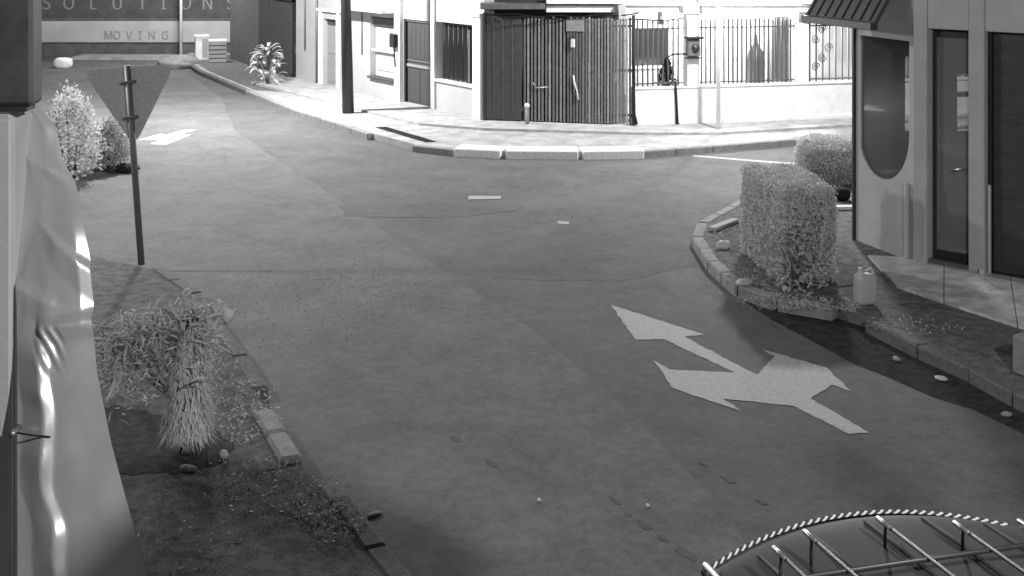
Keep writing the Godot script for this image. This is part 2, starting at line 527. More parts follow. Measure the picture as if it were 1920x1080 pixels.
	for s in [[-1.57, 9.86, -1.77, 10.35], [-1.78, 10.39, -1.97, 10.86]]:
		var a := Vector3(s[0], 0, -s[1])
		var b := Vector3(s[2], 0, -s[3])
		var u := (b - a).normalized()
		put("pale_kerb_stone", box_mesh(Vector3((b - a).length(), 0.2, 0.17), 0.025), M.kerb, lp, (a + b) / 2 + Vector3(-0.06, 0.05, 0), Basis(u, Vector3.UP, u.cross(Vector3.UP)))
	# dark soil patch at the palm's foot, painting in the shade beneath it
	put("palm_shade_patch", prism_mesh(worn([[-3.3, 11.1], [-2.7, 10.75], [-2.3, 10.5], [-2.12, 10.2], [-2.15, 9.85], [-2.4, 9.68], [-2.8, 9.66], [-3.3, 9.75], [-3.7, 10.2]], 0.06, 0.03), 0.103, 0.103), M.soil, lp)

# the outline with its edges split up and nibbled
func worn(poly: Array, step: float, bite: float) -> Array:
	var res := []
	for i in poly.size():
		var a := Vector2(poly[i][0], poly[i][1])
		var b := Vector2(poly[(i + 1) % poly.size()][0], poly[(i + 1) % poly.size()][1])
		var n: int = max(1, int((b - a).length() / step))
		for k in n:
			var p := a.lerp(b, float(k) / n)
			if k > 0: p += Vector2(rng.randf_range(-bite, bite), rng.randf_range(-bite, bite))
			res.append([p.x, p.y])
	return res

func build_markings() -> void:
	var arrow := [[1.07, 14.45], [1.93, 13.37], [1.72, 13.3], [2.17, 12.27], [2.24, 12.15], [2.5, 12.69], [2.41, 12.9], [2.91, 12.35], [2.98, 11.7], [2.85, 11.88], [2.58, 11.52], [2.88, 10.73], [2.71, 10.7], [2.4, 11.34], [1.82, 11.52], [1.93, 11.22], [1.42, 11.79], [1.33, 12.56], [1.45, 12.3], [2.04, 12.2], [1.51, 13.21], [1.22, 13.21]]
	var o := put("road_arrow", prism_mesh(worn(arrow, 0.07, 0.009), 0.004, 0.004), M.paint, self)
	tag(o, "large pale three-way arrow painted on the near road", "road marking")
	var far_arrow := [[-7.31, 26.1], [-7.10, 26.9], [-6.95, 26.75], [-6.75, 27.5], [-6.5, 27.45], [-6.72, 26.7], [-6.45, 26.8], [-6.62, 25.5], [-6.95, 25.6], [-6.9, 26.1]]
	o = put("road_arrow", prism_mesh(far_arrow, 0.009, 0.009), M.white_kerb, self)
	tag(o, "small bright white arrow painted on the road beside the traffic sign", "road marking")
	o = put("road_line", prism_mesh([[3.31, 24.33], [4.63, 23.64], [6.2, 22.95], [6.2, 22.80], [4.57, 23.47], [3.27, 24.18]], 0.004, 0.004), M.worn_paint, self)
	tag(o, "white line painted across the mouth of the right street", "road marking")
	o = put("road_dash", prism_mesh([[-0.67, 20.5], [-0.16, 20.48], [-0.18, 20.25], [-0.66, 20.2]], 0.008, 0.008), M.worn_paint, self)
	tag(o, "short worn white dash in the middle of the crossing", "road marking")
	o = put("road_dash", prism_mesh([[0.64, 18.7], [0.80, 18.66], [0.79, 18.5], [0.64, 18.52]], 0.004, 0.004), M.worn_paint, self)
	tag(o, "tiny worn white mark right of the short road dash", "road marking")

	var spots := [[0.72, 9.45, 0.07], [0.80, 9.22, 0.05], [0.90, 9.05, 0.09], [1.0, 8.84, 0.06], [1.13, 8.62, 0.10], [1.45, 10.1, 0.05], [1.58, 9.82, 0.08], [1.76, 9.42, 0.06], [-0.45, 10.6, 0.07], [-0.15, 10.1, 0.08]]
	var which := ["farthest of the five in a row left of the van", "second of the five in a row left of the van", "middle one of the five in a row left of the van", "fourth of the five in a row left of the van", "nearest of the five in a row left of the van", "farthest of the three just beyond the van roof", "middle one of the three just beyond the van roof", "nearest of the three just beyond the van roof", "left one of the pair far left of the arrow", "right one of the pair far left of the arrow"]
	for n in spots.size():
		var q: Array = spots[n]
		var blot := []
		for i in 14:
			var a := TAU * i / 14.0
			var rr: float = q[2] * rng.randf_range(0.45, 1.1)
			blot.append([q[0] + cos(a) * rr * 0.7 + sin(a) * 0.3 * rr, q[1] - cos(a) * rr * 0.9 + sin(a) * rr * 0.5])
		o = put("tar_spot", prism_mesh(blot, 0.004, 0.004), M.tar, self)
		tag(o, "dark tar spot, " + which[n], "tar spot", "tar spots on the near road")

# ---------------------------------------------------------------- the corner house up the side street
func build_house() -> void:
	var a := Vector3(-5.82, 0, -35.93)
	var turn := atan2(-8.06, 5.21)
	var h := thing("white_house", "white plastered house front with doors behind the dark pole", "house", a, turn)
	# wall pieces between the openings: x0, x1, y0, y1
	for w in [[0, 1.73, 0.12, 3.1], [2.56, 4.4, 0.12, 3.1], [5.8, 6.11, 0.12, 3.1], [7.44, 7.63, 0.12, 3.1], [9.27, 9.65, 0.12, 3.1],
			[1.73, 2.56, 1.87, 3.1], [4.4, 5.8, 2.07, 3.1], [4.4, 5.8, 0.12, 0.58], [6.11, 7.44, 2.09, 3.1], [7.63, 9.27, 2.11, 3.1], [7.63, 9.27, 0.12, 0.80]]:
		span("wall", h, M.plaster, w[0], w[1], w[2], w[3], -0.25, 0, 0.0)
	span("end_wall", h, M.plaster, -0.003, 0.22, 0.12, 3.1, -6.0, -0.25, 0.0)
	for p in [[1.50, 1.71, 0.12, 2.05, 0.05], [2.58, 2.74, 0.12, 2.05, 0.05], [5.82, 6.09, 0.12, 3.0, 0.10], [7.455, 7.615, 0.12, 3.0, 0.06], [9.3, 9.62, 0.12, 2.3, 0.08]]:
		span("pilaster", h, M.trim, p[0], p[1], p[2], p[3], 0.002, p[4], 0.01)
	span("capital", h, M.trim, 9.25, 9.67, 2.30, 2.38, 0.002, 0.13, 0.012)
	span("lintel", h, M.trim, 1.45, 2.80, 2.05, 2.13, 0.002, 0.08, 0.012)
	# grey door in the first doorway
	var d := span("door", h, M.grey_door, 1.76, 2.53, 0.14, 1.70, -0.16, -0.11)
	span("transom", h, M.dark_wood, 1.76, 2.53, 1.71, 1.86, -0.15, -0.10)
	for k in 2: span("panel", d, M.grey_door, -0.30, 0.30, -0.66 + 0.72 * k, -0.06 + 0.72 * k, 0.026, 0.04, 0.012)
	put("handle", tube_mesh([Vector3(0.31, -0.02, 0.03), Vector3(0.31, -0.02, 0.07), Vector3(0.22, -0.02, 0.07)], [0.012], 6), M.steel, d)
	# awning ledge over the shuttered bay
	span("awning", h, M.trim, 3.35, 5.79, 2.20, 2.30, 0.002, 0.42, 0.015)
	# shuttered bay: roller shutter of slats above, two panels below
	var sh := span("shutter", h, M.shutter, 4.42, 5.78, 0.60, 2.06, -0.20, -0.14)
	span("shutter_box", sh, M.mid_sheet, -0.66, 0.66, 0.52, 0.72, 0.031, 0.13, 0.02)
	for k in 8: span("slat", sh, M.shutter, -0.62, 0.62, -0.03 + 0.066 * k, 0.03 + 0.066 * k, 0.031, 0.048, 0.012)
	span("shelf", sh, M.trim, -0.66, 0.66, -0.10, -0.05, 0.031, 0.16, 0.01)
	for k in 2: span("panel", sh, M.shutter, -0.60 + 0.62 * k, -0.02 + 0.62 * k, -0.56, -0.14, 0.031, 0.05, 0.012)
	span("counter_sill", h, M.dark_wood, 4.42, 5.79, 0.585, 0.635, -0.13, 0.10, 0.008)
	# dark two-leaf door with a pale middle rail
	var dd := span("dark_door", h, M.dark_wood, 6.16, 7.39, 0.14, 2.03, -0.14, -0.08)
	for p in [[6.115, 6.158, 0.14, 2.085], [7.392, 7.435, 0.14, 2.085]]: span("door_jamb", h, M.black, p[0], p[1], p[2], p[3], -0.2, -0.03, 0.004)
	span("door_head", h, M.grey_steel, 6.16, 7.39, 2.035, 2.085, -0.2, -0.04, 0.004)
	span("middle_rail", dd, M.slat_pale, -0.60, 0.60, -0.09, -0.02, 0.031, 0.07, 0.01)
	span("push_rail", dd, M.grey_steel, -0.60, 0.60, 0.04, 0.075, 0.031, 0.06, 0.01)
	for k in 6: span("board", dd, M.dark_wood, -0.595 + 0.2 * k, -0.405 + 0.2 * k, 0.12, 0.90, 0.031, 0.042, 0.006)
	for k in 2: span("panel", dd, M.dark_wood, -0.58 + 0.6 * k, -0.02 + 0.6 * k, -0.88, -0.14, 0.031, 0.045, 0.01)
	# barred window beside the column
	var wi := span("window_frame", h, M.dark_sheet, 7.65, 9.25, 0.82, 2.10, -0.20, -0.16)
	put("pane", box_mesh(Vector3(1.45, 1.16, 0.01)), M.dark_glass, wi, Vector3(0, 0, 0.027))
	for k in 7: put("bar", tube_mesh([Vector3(-0.6 + 0.2 * k, -0.62, 0.10), Vector3(-0.6 + 0.2 * k, 0.62, 0.10)], [0.011], 6), M.dark_steel, wi)
	for k in [[0.93, 1.02], [1.22, 1.28]]: pass
	span("shutter_leaf", wi, M.grey_steel, 0.30, 0.42, -0.60, 0.52, 0.034, 0.06, 0.006)
	span("shutter_leaf", wi, M.grey_steel, 0.52, 0.60, -0.60, 0.50, 0.034, 0.06, 0.006)
	span("sill", h, M.trim, 7.60, 9.29, 0.79, 0.84, -0.15, 0.06, 0.01)
	# pipes, meter and conduit
	put("pipe", tube_mesh([Vector3(0.66, 0.98, 0.04), Vector3(0.66, 3.0, 0.04)], [0.022], 8), M.grey_steel, h)
	put("pipe", tube_mesh([Vector3(1.42, 0.13, 0.05), Vector3(1.42, 3.0, 0.05)], [0.03], 8), M.grey_steel, h)
	put("conduit", tube_mesh([Vector3(4.0, 1.1, 0.02), Vector3(4.0, 2.18, 0.02)], [0.014], 6), M.dark_steel, h)
	var mb := span("meter_box", h, M.dark_steel, 5.84, 6.04, 1.42, 1.74, 0.11, 0.24, 0.02)
	put("meter_cable", tube_mesh([Vector3(0.02, -0.15, 0), Vector3(0.03, -0.4, -0.02), Vector3(0.05, -0.62, -0.02)], [0.02], 6), M.black, mb)
	# eave and roof, just above the frame
	var r := span("roof", h, M.mid_sheet, -0.3, 9.9, 3.1, 3.2, -6.2, 0.45, 0.01)
	span("fascia", r, M.trim, -5.1, 5.1, -0.2, -0.051, 3.25, 3.32, 0.01)
	# dark sheet-metal gate further up the street
	var g := thing("sheet_metal_gate", "tall dark sheet metal gate at the end of the white house", "gate", Vector3(-8.9, 0, -42.1), atan2(-6.0, 2.95))
	for k in 6:
		var x := 0.05 + 1.1 * k
		var pm: Material = M.mid_sheet if k in [0, 1, 2] else M.dark_sheet
		var st := begin()
		for q in 11:
			add_box(st, Vector3(x + 0.05 + 0.1 * q, 1.16, 0.012 if q % 2 else 0.0), Vector3(0.098, 2.06, 0.03), 0.006)
		put("gate_panel", done(st), pm, g)
	span("top_rail", g, M.dark_steel, 0, 6.6, 2.22, 2.29, -0.02, 0.05)
	span("upper_wall", g, M.far_wall, 0, 6.6, 2.30, 3.2, -0.06, 0.02)
	for k in 4: span("gate_post", g, M.dark_steel, 0.0 + 2.18 * k, 0.07 + 2.18 * k, 0.12, 2.2, -0.10, -0.02)

func build_corner_gate() -> void:
	var g := thing("slatted_gate", "wide dark gate of vertical slats on the street corner", "gate", Vector3(-0.58, 0, -27.71), atan2(-0.77, 3.06))
	span("solid_panel", g, M.dark_sheet, 0.04, 0.80, 0.20, 2.34, -0.03, 0.0)
	for k in 3: span("panel_rib", g, M.dark_sheet, 0.20 + 0.2 * k, 0.225 + 0.2 * k, 0.22, 2.32, 0.001, 0.02)
	span("backing_sheet", g, M.black, 0.82, 1.78, 0.20, 2.28, -0.10, -0.08)
	var x := 0.84
	var k := 0
	while x < 3.08:
		var w := 0.042
		var top := 2.34 + rng.randf_range(-0.05, 0.02)
		span("slat", g, [M.slat, M.slat_pale, M.slat][k % 3] if x < 1.75 or x > 2.05 else M.mid_sheet, x, x + w, 0.19, top, -0.05 + 0.008 * (k % 2), -0.02 + 0.008 * (k % 2), 0.005)
		x += w + (0.034 if x < 1.75 else 0.022)
		k += 1
	for y in [0.34, 1.25, 2.15]: span("rail", g, M.dark_steel, 0.82, 3.12, y, y + 0.05, -0.078, -0.052)
	for p in [-0.02, 3.10]: span("gate_post", g, M.dark_steel, p, p + 0.06, 0.17, 2.40, -0.08, 0.03)
	var n := span("notice_plate", g, M.slat_pale, 1.74, 2.12, 2.05, 2.28, 0.0, 0.012)
	tag(n, "pale plate at the top of the gate")
	var lk := span("lock_case", g, M.white_metal, 1.84, 1.93, 1.72, 1.90, 0.0, 0.06, 0.015)
	put("shackle", tube_mesh([Vector3(-0.03, 0.08, 0), Vector3(-0.03, 0.15, 0), Vector3(0.03, 0.15, 0), Vector3(0.03, 0.08, 0)], [0.01], 6), M.dark_steel, lk)
	put("latch_bar", tube_mesh([Vector3(1.05, 0.98, 0.02), Vector3(1.12, 0.88, 0.03), Vector3(1.36, 0.90, 0.02)], [0.014], 6), M.steel, g)
	put("chain", tube_mesh([Vector3(1.90, 1.16, 0.02), Vector3(1.92, 1.02, 0.04), Vector3(1.98, 0.82, 0.03), Vector3(2.0, 0.66, 0.02)], [0.016, 0.02, 0.014, 0.02], 6), M.white_metal, g)
	# canopy beam over the gate, with slack cables on it
	var b := thing("canopy_beam", "white roof beam running above the slatted gate and fence", "beam", Vector3(0.1, 0, -27.4), 0.0)
	span("beam", b, M.trim, 0.6, 6.3, 2.42, 2.56, -0.3, -0.12, 0.012)
	span("roof_slab", b, M.mid_sheet, -0.75, 0.58, 2.50, 2.62, -2.0, 0.15, 0.01)
	span("roof_slab", b, M.trim, 0.6, 6.5, 2.60, 2.74, -0.8, 0.0, 0.01)
	for q in [[-0.7, 2.42, 2.5, 2.41], [-0.5, 2.38, 3.4, 2.30]]:
		var pts := []
		for i in 15:
			var t := i / 14.0
			pts.append(Vector3(lerpf(q[0], q[2], t), lerpf(q[1], q[3], t) - 0.06 * sin(PI * t) - 0.02 * sin(t * 23.0), 0.1))
		put("cable", tube_mesh(pts, [0.014], 6), M.black, b)
	put("bracket", tube_mesh([Vector3(2.95, 2.42, -0.05), Vector3(2.95, 2.2, 0.05)], [0.05, 0.08], 8), M.grey_steel, b)
	var bo := thing("bollard", "short dark bollard with a white ball top before the slatted gate", "bollard", Vector3(0.31, 0.17, -27.2))
	put("post", lathe_mesh([Vector2(0.001, 0), Vector2(0.05, 0), Vector2(0.04, 0.03), Vector2(0.032, 0.32), Vector2(0.001, 0.33)], 12), M.grey_steel, bo)
	put("ball", lump_mesh(Vector3(0.11, 0.11, 0.11), 1.0, 0.0, 0.1, 1, 14, 10), M.white_metal, bo, Vector3(0, 0.37, 0))

func scroll(c: Vector3, r: float, turns: float, flip: float) -> Array:
	var pts := []
	for i in 18:
		var t := i / 17.0
		var a := flip * t * turns * TAU
		pts.append(c + Vector3(cos(a), sin(a), 0) * r * (1.0 - 0.75 * t))
	return pts

func build_fence() -> void:
	var turn := atan2(1.18, 4.61)
	var o := Vector3(2.48, 0, -26.94)
	var w := thing("garden_wall", "low white wall under the fence on the right street", "wall", o, turn)
	span("wall", w, M.trim, 0.0, 9.5, 0.12, 0.89, -0.22, 0.0, 0.0)
	span("coping", w, M.trim, -0.02, 9.5, 0.892, 0.935, -0.25, 0.03, 0.012)
	span("plinth", w, M.trim, 1.9, 9.5, 0.12, 0.24, 0.002, 0.05, 0.01)
	for p in [[1.13, 1.40, "tall white pillar carrying the meter box"], [3.60, 3.85, "tall plain white pillar right of the lit porch"]]:
		var c := thing("pillar", p[2], "pillar", o, turn)
		span("shaft", c, M.trim, p[0], p[1], 0.937, 2.40, -0.24, 0.02, 0.015)
		span("head", c, M.trim, p[0] - 0.04, p[1] + 0.04, 2.402, 2.58, -0.28, 0.06, 0.015)
	# railings: upright bars on two rails
	var secs := [[0.05, 1.10, "barred railing between the slatted gate and the meter pillar", 0.11], [1.44, 3.57, "tall barred railing in front of the lit porch", 0.10], [3.88, 5.6, "ornate scrolled railing right of the plain pillar", 0.15], [5.62, 9.4, "long railing at the far right end of the white wall", 0.14]]
	for i in secs.size():
		var s: Array = secs[i]
		var r := thing("railing", s[2], "railing", o, turn)
		var m: Material = [M.bar, M.bar, M.grey_steel, M.grey_steel][i]
		span("rail", r, m, s[0], s[1], 0.98, 1.01, -0.125, -0.095, 0.004)
		span("rail", r, m, s[0], s[1], 2.10, 2.13, -0.125, -0.095, 0.004)
		var x: float = s[0] + 0.06
		while x < s[1] - 0.03:
			put("bar", box_mesh(Vector3(0.032, 1.35, 0.032), 0.004), m, r, Vector3(x, 1.612, -0.14))
			x += s[3]
		if i == 2:
			for k in 5:
				put("scroll", tube_mesh(scroll(Vector3(4.06 + 0.15 * (k % 3), 1.25 + 0.28 * k * 0.7, -0.11), 0.10, 1.6, -1.0 if k % 2 else 1.0), [0.013], 6), m, r)
	# electricity meter on the pillar, with its arm
	var mb := thing("meter_box", "dark electricity meter with a cable arm on the white pillar", "meter", o, turn)
	span("case", mb, M.grey_steel, 1.08, 1.36, 1.55, 1.90, 0.025, 0.16, 0.02)
	span("hood", mb, M.dark_steel, 1.05, 1.42, 1.905, 1.95, 0.025, 0.22, 0.01)
	put("dial", lathe_mesh([Vector2(0.001, 0.05), Vector2(0.07, 0.04), Vector2(0.09, 0.0)], 14), M.dark_steel, mb, Vector3(1.25, 1.72, 0.165), Basis(Vector3.RIGHT, PI / 2))
	span("shelf", mb, M.dark_steel, 1.06, 1.38, 1.50, 1.53, 0.025, 0.14, 0.006)
	put("arm", tube_mesh([Vector3(1.1, 1.6, 0.06), Vector3(0.80, 1.6, 0.05), Vector3(0.68, 1.52, 0.02), Vector3(0.65, 1.35, 0.0)], [0.018], 6), M.black, mb)
	var dp := put("drain_pipe", tube_mesh([Vector3(0.86, 1.05, 0.035), Vector3(0.885, 0.60, 0.04), Vector3(0.90, 0.20, 0.045), Vector3(0.90, 0.175, 0.06)], [0.026, 0.026, 0.03, 0.045], 8), M.black, self, o, Basis(Vector3.UP, turn))
	tag(dp, "thin black pipe running down the white wall", "pipe")
	# gate jamb pipe between gate and wall
	var jp := put("jamb_pipe", tube_mesh([Vector3(-0.035, 1.6, 0.04), Vector3(-0.02, 0.4, 0.04), Vector3(0.02, 0.2, 0.05)], [0.02, 0.025, 0.035], 8), M.black, self, o, Basis(Vector3.UP, turn))
	tag(jp, "black pipe in the gap between slatted gate and white wall", "pipe")
	# bushy potted plant on the coping behind the first railing
	var pp := thing("potted_plant", "dark bushy plant in a pot behind the first railing", "plant", o + Vector3(0.72, 0.937, 0.02).rotated(Vector3.UP, turn) - Vector3(0, 0, 0.36))
	put("pot", lathe_mesh([Vector2(0.001, -0.7), Vector2(0.09, -0.7), Vector2(0.12, 0.0), Vector2(0.13, 0.02), Vector2(0.001, 0.0)], 14), M.grey_steel, pp)
	var st := begin()
	for i in 900:
		var y := rng.randf()
		var rr := 0.26 * (1.0 - y * 0.85)
		var a := rng.randf() * TAU
		var p := Vector3(cos(a) * rr * sqrt(rng.randf()), y * 0.52, sin(a) * rr * sqrt(rng.randf()))
		leaf_quad(st, p, 0.07, 0.035)
	put("foliage", done(st), M.dark_leaf, pp)

func leaf_quad(st: SurfaceTool, p: Vector3, l: float, w: float) -> void:
	var d := Vector3(rng.randf_range(-1, 1), rng.randf_range(-0.6, 1), rng.randf_range(-1, 1)).normalized()
	var s := d.cross(Vector3(rng.randf_range(-1, 1), rng.randf_range(-1, 1), rng.randf_range(-1, 1))).normalized() * w * 0.5
	var a := p
	var b := p + d * l * 0.5 + s
	var c := p + d * l
	var e := p + d * l * 0.5 - s
	st.add_vertex(a); st.add_vertex(b); st.add_vertex(c)
	st.add_vertex(a); st.add_vertex(c); st.add_vertex(e)

func build_porch() -> void:
	var turn := atan2(1.18, 4.61)
	var o := Vector3(2.48, 0, -26.94)
	var h := thing("porch_house", "bright white porch and house wall behind the fence", "house", o, turn)
	span("floor", h, M.step, 0.1, 9.5, 0.16, 0.22, -3.0, -0.27, 0.0)
	span("back_wall", h, M.plaster, -0.2, 9.5, 0.22, 2.58, -3.22, -3.0, 0.0)
	span("side_wall", h, M.plaster, -0.2, -0.05, 0.16, 2.58, -3.0, -0.4, 0.0)
	span("ceiling", h, M.plaster, -0.2, 9.5, 2.59, 2.66, -3.22, -0.6, 0.0)
	var d := span("door", h, M.grey_door, 3.34, 4.1, 0.22, 2.15, -2.99, -2.94)
	put("handle", tube_mesh([Vector3(-0.3, 0, 0.03), Vector3(-0.3, 0, 0.07), Vector3(-0.2, 0, 0.07)], [0.012], 6), M.steel, d)
	var win := span("window", h, M.trim, 0.9, 1.9, 1.0, 2.0, -2.99, -2.94)
	put("pane", box_mesh(Vector3(0.85, 0.85, 0.01)), M.dark_glass, win, Vector3(0, 0, 0.032))
	var cab := thing("cabinet", "grey cabinet standing on the porch beside the plain pillar", "cabinet", o, turn)
	span("body", cab, M.grey_steel, 3.28, 3.62, 0.22, 2.3, -0.85, -0.45)
	span("plinth", cab, M.grey_steel, 3.26, 3.64, 0.221, 0.30, -0.87, -0.43)
	# closed parasol under a grey cover
	var pr := thing("closed_parasol", "closed grey parasol standing behind the railing under the lamp", "parasol", o + Vector3(2.9, 0.22, -0.55).rotated(Vector3.UP, turn))
	put("canopy", lathe_mesh([Vector2(0.001, 1.75), Vector2(0.04, 1.66), Vector2(0.05, 1.50), Vector2(0.17, 1.32), Vector2(0.20, 1.10), Vector2(0.19, 0.50), Vector2(0.20, 0.42), Vector2(0.001, 0.40)], 12), M.grey_steel, pr)
	put("pole", tube_mesh([Vector3(0, 0.03, 0), Vector3(0, 0.45, 0)], [0.022], 8), M.steel, pr)
	put("base", lathe_mesh([Vector2(0.001, 0), Vector2(0.22, 0), Vector2(0.22, 0.04), Vector2(0.04, 0.08), Vector2(0.001, 0.08)], 16), M.stone, pr)
	# the lit porch lamp
	var lp := thing("porch_lamp", "glowing round porch lamp on the ceiling behind the railing", "lamp", o + Vector3(3.05, 2.585, -1.5).rotated(Vector3.UP, turn))
	put("base", lathe_mesh([Vector2(0.001, 0), Vector2(0.12, 0), Vector2(0.12, -0.03), Vector2(0.001, -0.03)], 16), M.white_metal, lp)
	put("globe", lump_mesh(Vector3(0.22, 0.20, 0.22), 1.0, 0.0, 0.1, 1, 18, 12), M.glow, lp, Vector3(0, -0.12, 0))
	var l := OmniLight3D.new()
	l.name = "porch_light"
	l.light_energy = PORCH
	l.light_size = 0.11
	l.omni_range = 20.0
	l.omni_attenuation = 2.0
	l.shadow_enabled = true
	l.position = Vector3(0, -0.12, 0)
	lp.add_child(l)

const PORCH := 24.0
const LAMP_A := 104.0
const ADDED_LAMP_C := 29.0
const LAMP_B := 55.0
const FLOOD := 54.0
const ADDED_LAMP_D := 26.0

func build_far_end() -> void:
	var z := 44.4
	var f := thing("signed_wall", "long grey wall with spaced lettering at the end of the street", "wall", Vector3(0, 0, -z))
	span("base", f, M.far_base, -26, -8.7, 0.0, 0.46, -0.3, 0.0, 0.0)
	span("band", f, M.far_band, -26, -9.0, 0.461, 1.17, -0.3, 0.06, 0.01)
	span("ledge", f, M.far_base, -26, -9.0, 1.171, 1.26, -0.3, 0.02, 0.01)
	span("signboard", f, M.far_wall, -26, -8.7, 1.261, 3.4, -0.3, -0.02, 0.0)
	var font := SystemFont.new()
	font.font_names = PackedStringArray(["Droid Sans"])
	var write := func(ch: String, x: float, y: float, size: float, m: Material, zz: float) -> void:
		var t := TextMesh.new()
		t.text = ch
		t.font = font
		t.font_size = 64
		t.pixel_size = size / 64.0 / 0.72
		t.depth = 0.02
		t.horizontal_alignment = HORIZONTAL_ALIGNMENT_CENTER
		t.vertical_alignment = VERTICAL_ALIGNMENT_CENTER
		put("letter", t, m, f, Vector3(x, y, zz))
	var word := "SOLUTIONS"
	var xs := [85, 127, 172, 218, 265, 305, 347, 388, 431]
	for i in 9: write.call(word[i], (xs[i] - 960) * 0.01772, 1.76, 0.42, M.letters, -0.008)
	word = "MOVING"
	xs = [203, 219, 242, 262, 284, 309]
	for i in 6: write.call(word[i], (xs[i] - 960) * 0.01772, 0.70, 0.27, M.dark_letters, 0.072)
	struct("far_kerb", prism_mesh([[-14.2, 43.0], [-10.75, 42.95], [-10.75, 44.0], [-14.2, 44.0]], 0, 0.10), M.pave)
	street_lamp("street_lamp", "slim white pole with an added lamp head before the lettered wall", Vector3(-10.65, 0.10, -42.9), Vector3(-9.9, 5.6, -40.6), 0.05, 0.04, M.trim, ADDED_LAMP_D)  # the lamp on this pole is added to brighten the far road
	var c := thing("utility_cabinet", "white utility cabinet on the far pavement by the slim pole", "cabinet", Vector3(-9.7, 0.12, -41.9), 0.3)
	span("body", c, M.trim, -0.25, 0.15, 0.0, 0.72, -0.2, 0.2, 0.015)
	span("lid", c, M.trim, -0.28, 0.18, 0.722, 0.77, -0.23, 0.23, 0.012)
	span("door", c, M.plaster_dim, -0.05, 0.12, 0.08, 0.66, 0.202, 0.215)
	c = thing("slatted_crate", "grey slatted crate right of the white utility cabinet", "crate", Vector3(-9.05, 0.12, -41.0), 0.25)
	for k in 5: span("slat", c, M.plaster_dim, -0.26, 0.26, 0.02 + 0.13 * k, 0.12 + 0.13 * k, 0.20, 0.22)
	span("box", c, M.far_wall, -0.25, 0.25, 0.0, 0.64, -0.2, 0.198)
	span("lid", c, M.trim, -0.28, 0.28, 0.642, 0.70, -0.22, 0.23, 0.01)
	c = put("rubble_heap", lump_mesh(Vector3(1.3, 0.5, 1.6), 1.1, 0.25, 0.35, 77), M.kerb, self, Vector3(-10.15, 0.12, -40.7))
	tag(c, "low pale rubble heap at the far kerb corner", "rubble")
	c = put("cloth_bundle", lump_mesh(Vector3(0.55, 0.34, 0.4), 0.7, 0.15, 0.3, 78), M.trim, self, Vector3(-13.6, 0.15, -40.4))
	tag(c, "bright white bundle lying at the far left of the side street", "bundle")
	# leafy shrub before the dark gate
	var s := thing("leafy_shrub", "pale leafy shrub growing on the pavement before the dark sheet gate", "shrub", Vector3(-6.35, 0.12, -34.6))
	for k in 5:
		var a := TAU * k / 5.0 + 0.3
		put("stem", tube_mesh([Vector3.ZERO, Vector3(cos(a) * 0.1, 0.4, sin(a) * 0.1), Vector3(cos(a) * 0.25, 0.85, sin(a) * 0.25)], [0.02, 0.015, 0.006], 6), M.twig, s)
	var lm := [leaf_mesh(0.30, 0.12, 0.15, 0.12), leaf_mesh(0.24, 0.10, 0.08, 0.14), leaf_mesh(0.36, 0.10, 0.25, 0.16)]
	for k in 70:
		var a := rng.randf() * TAU
		var y := rng.randf_range(0.1, 1.0)
		var rr := 0.26 * sin(PI * (0.15 + 0.75 * y)) + 0.02
		put("leaf", lm[k % 3], [M.leaf_pale, M.dry, M.leaf_pale][k % 3], s, Vector3(cos(a) * rr, y, sin(a) * rr), Basis(Vector3.UP, PI / 2 - a) * Basis(Vector3.RIGHT, rng.randf_range(-0.6, 0.5)))

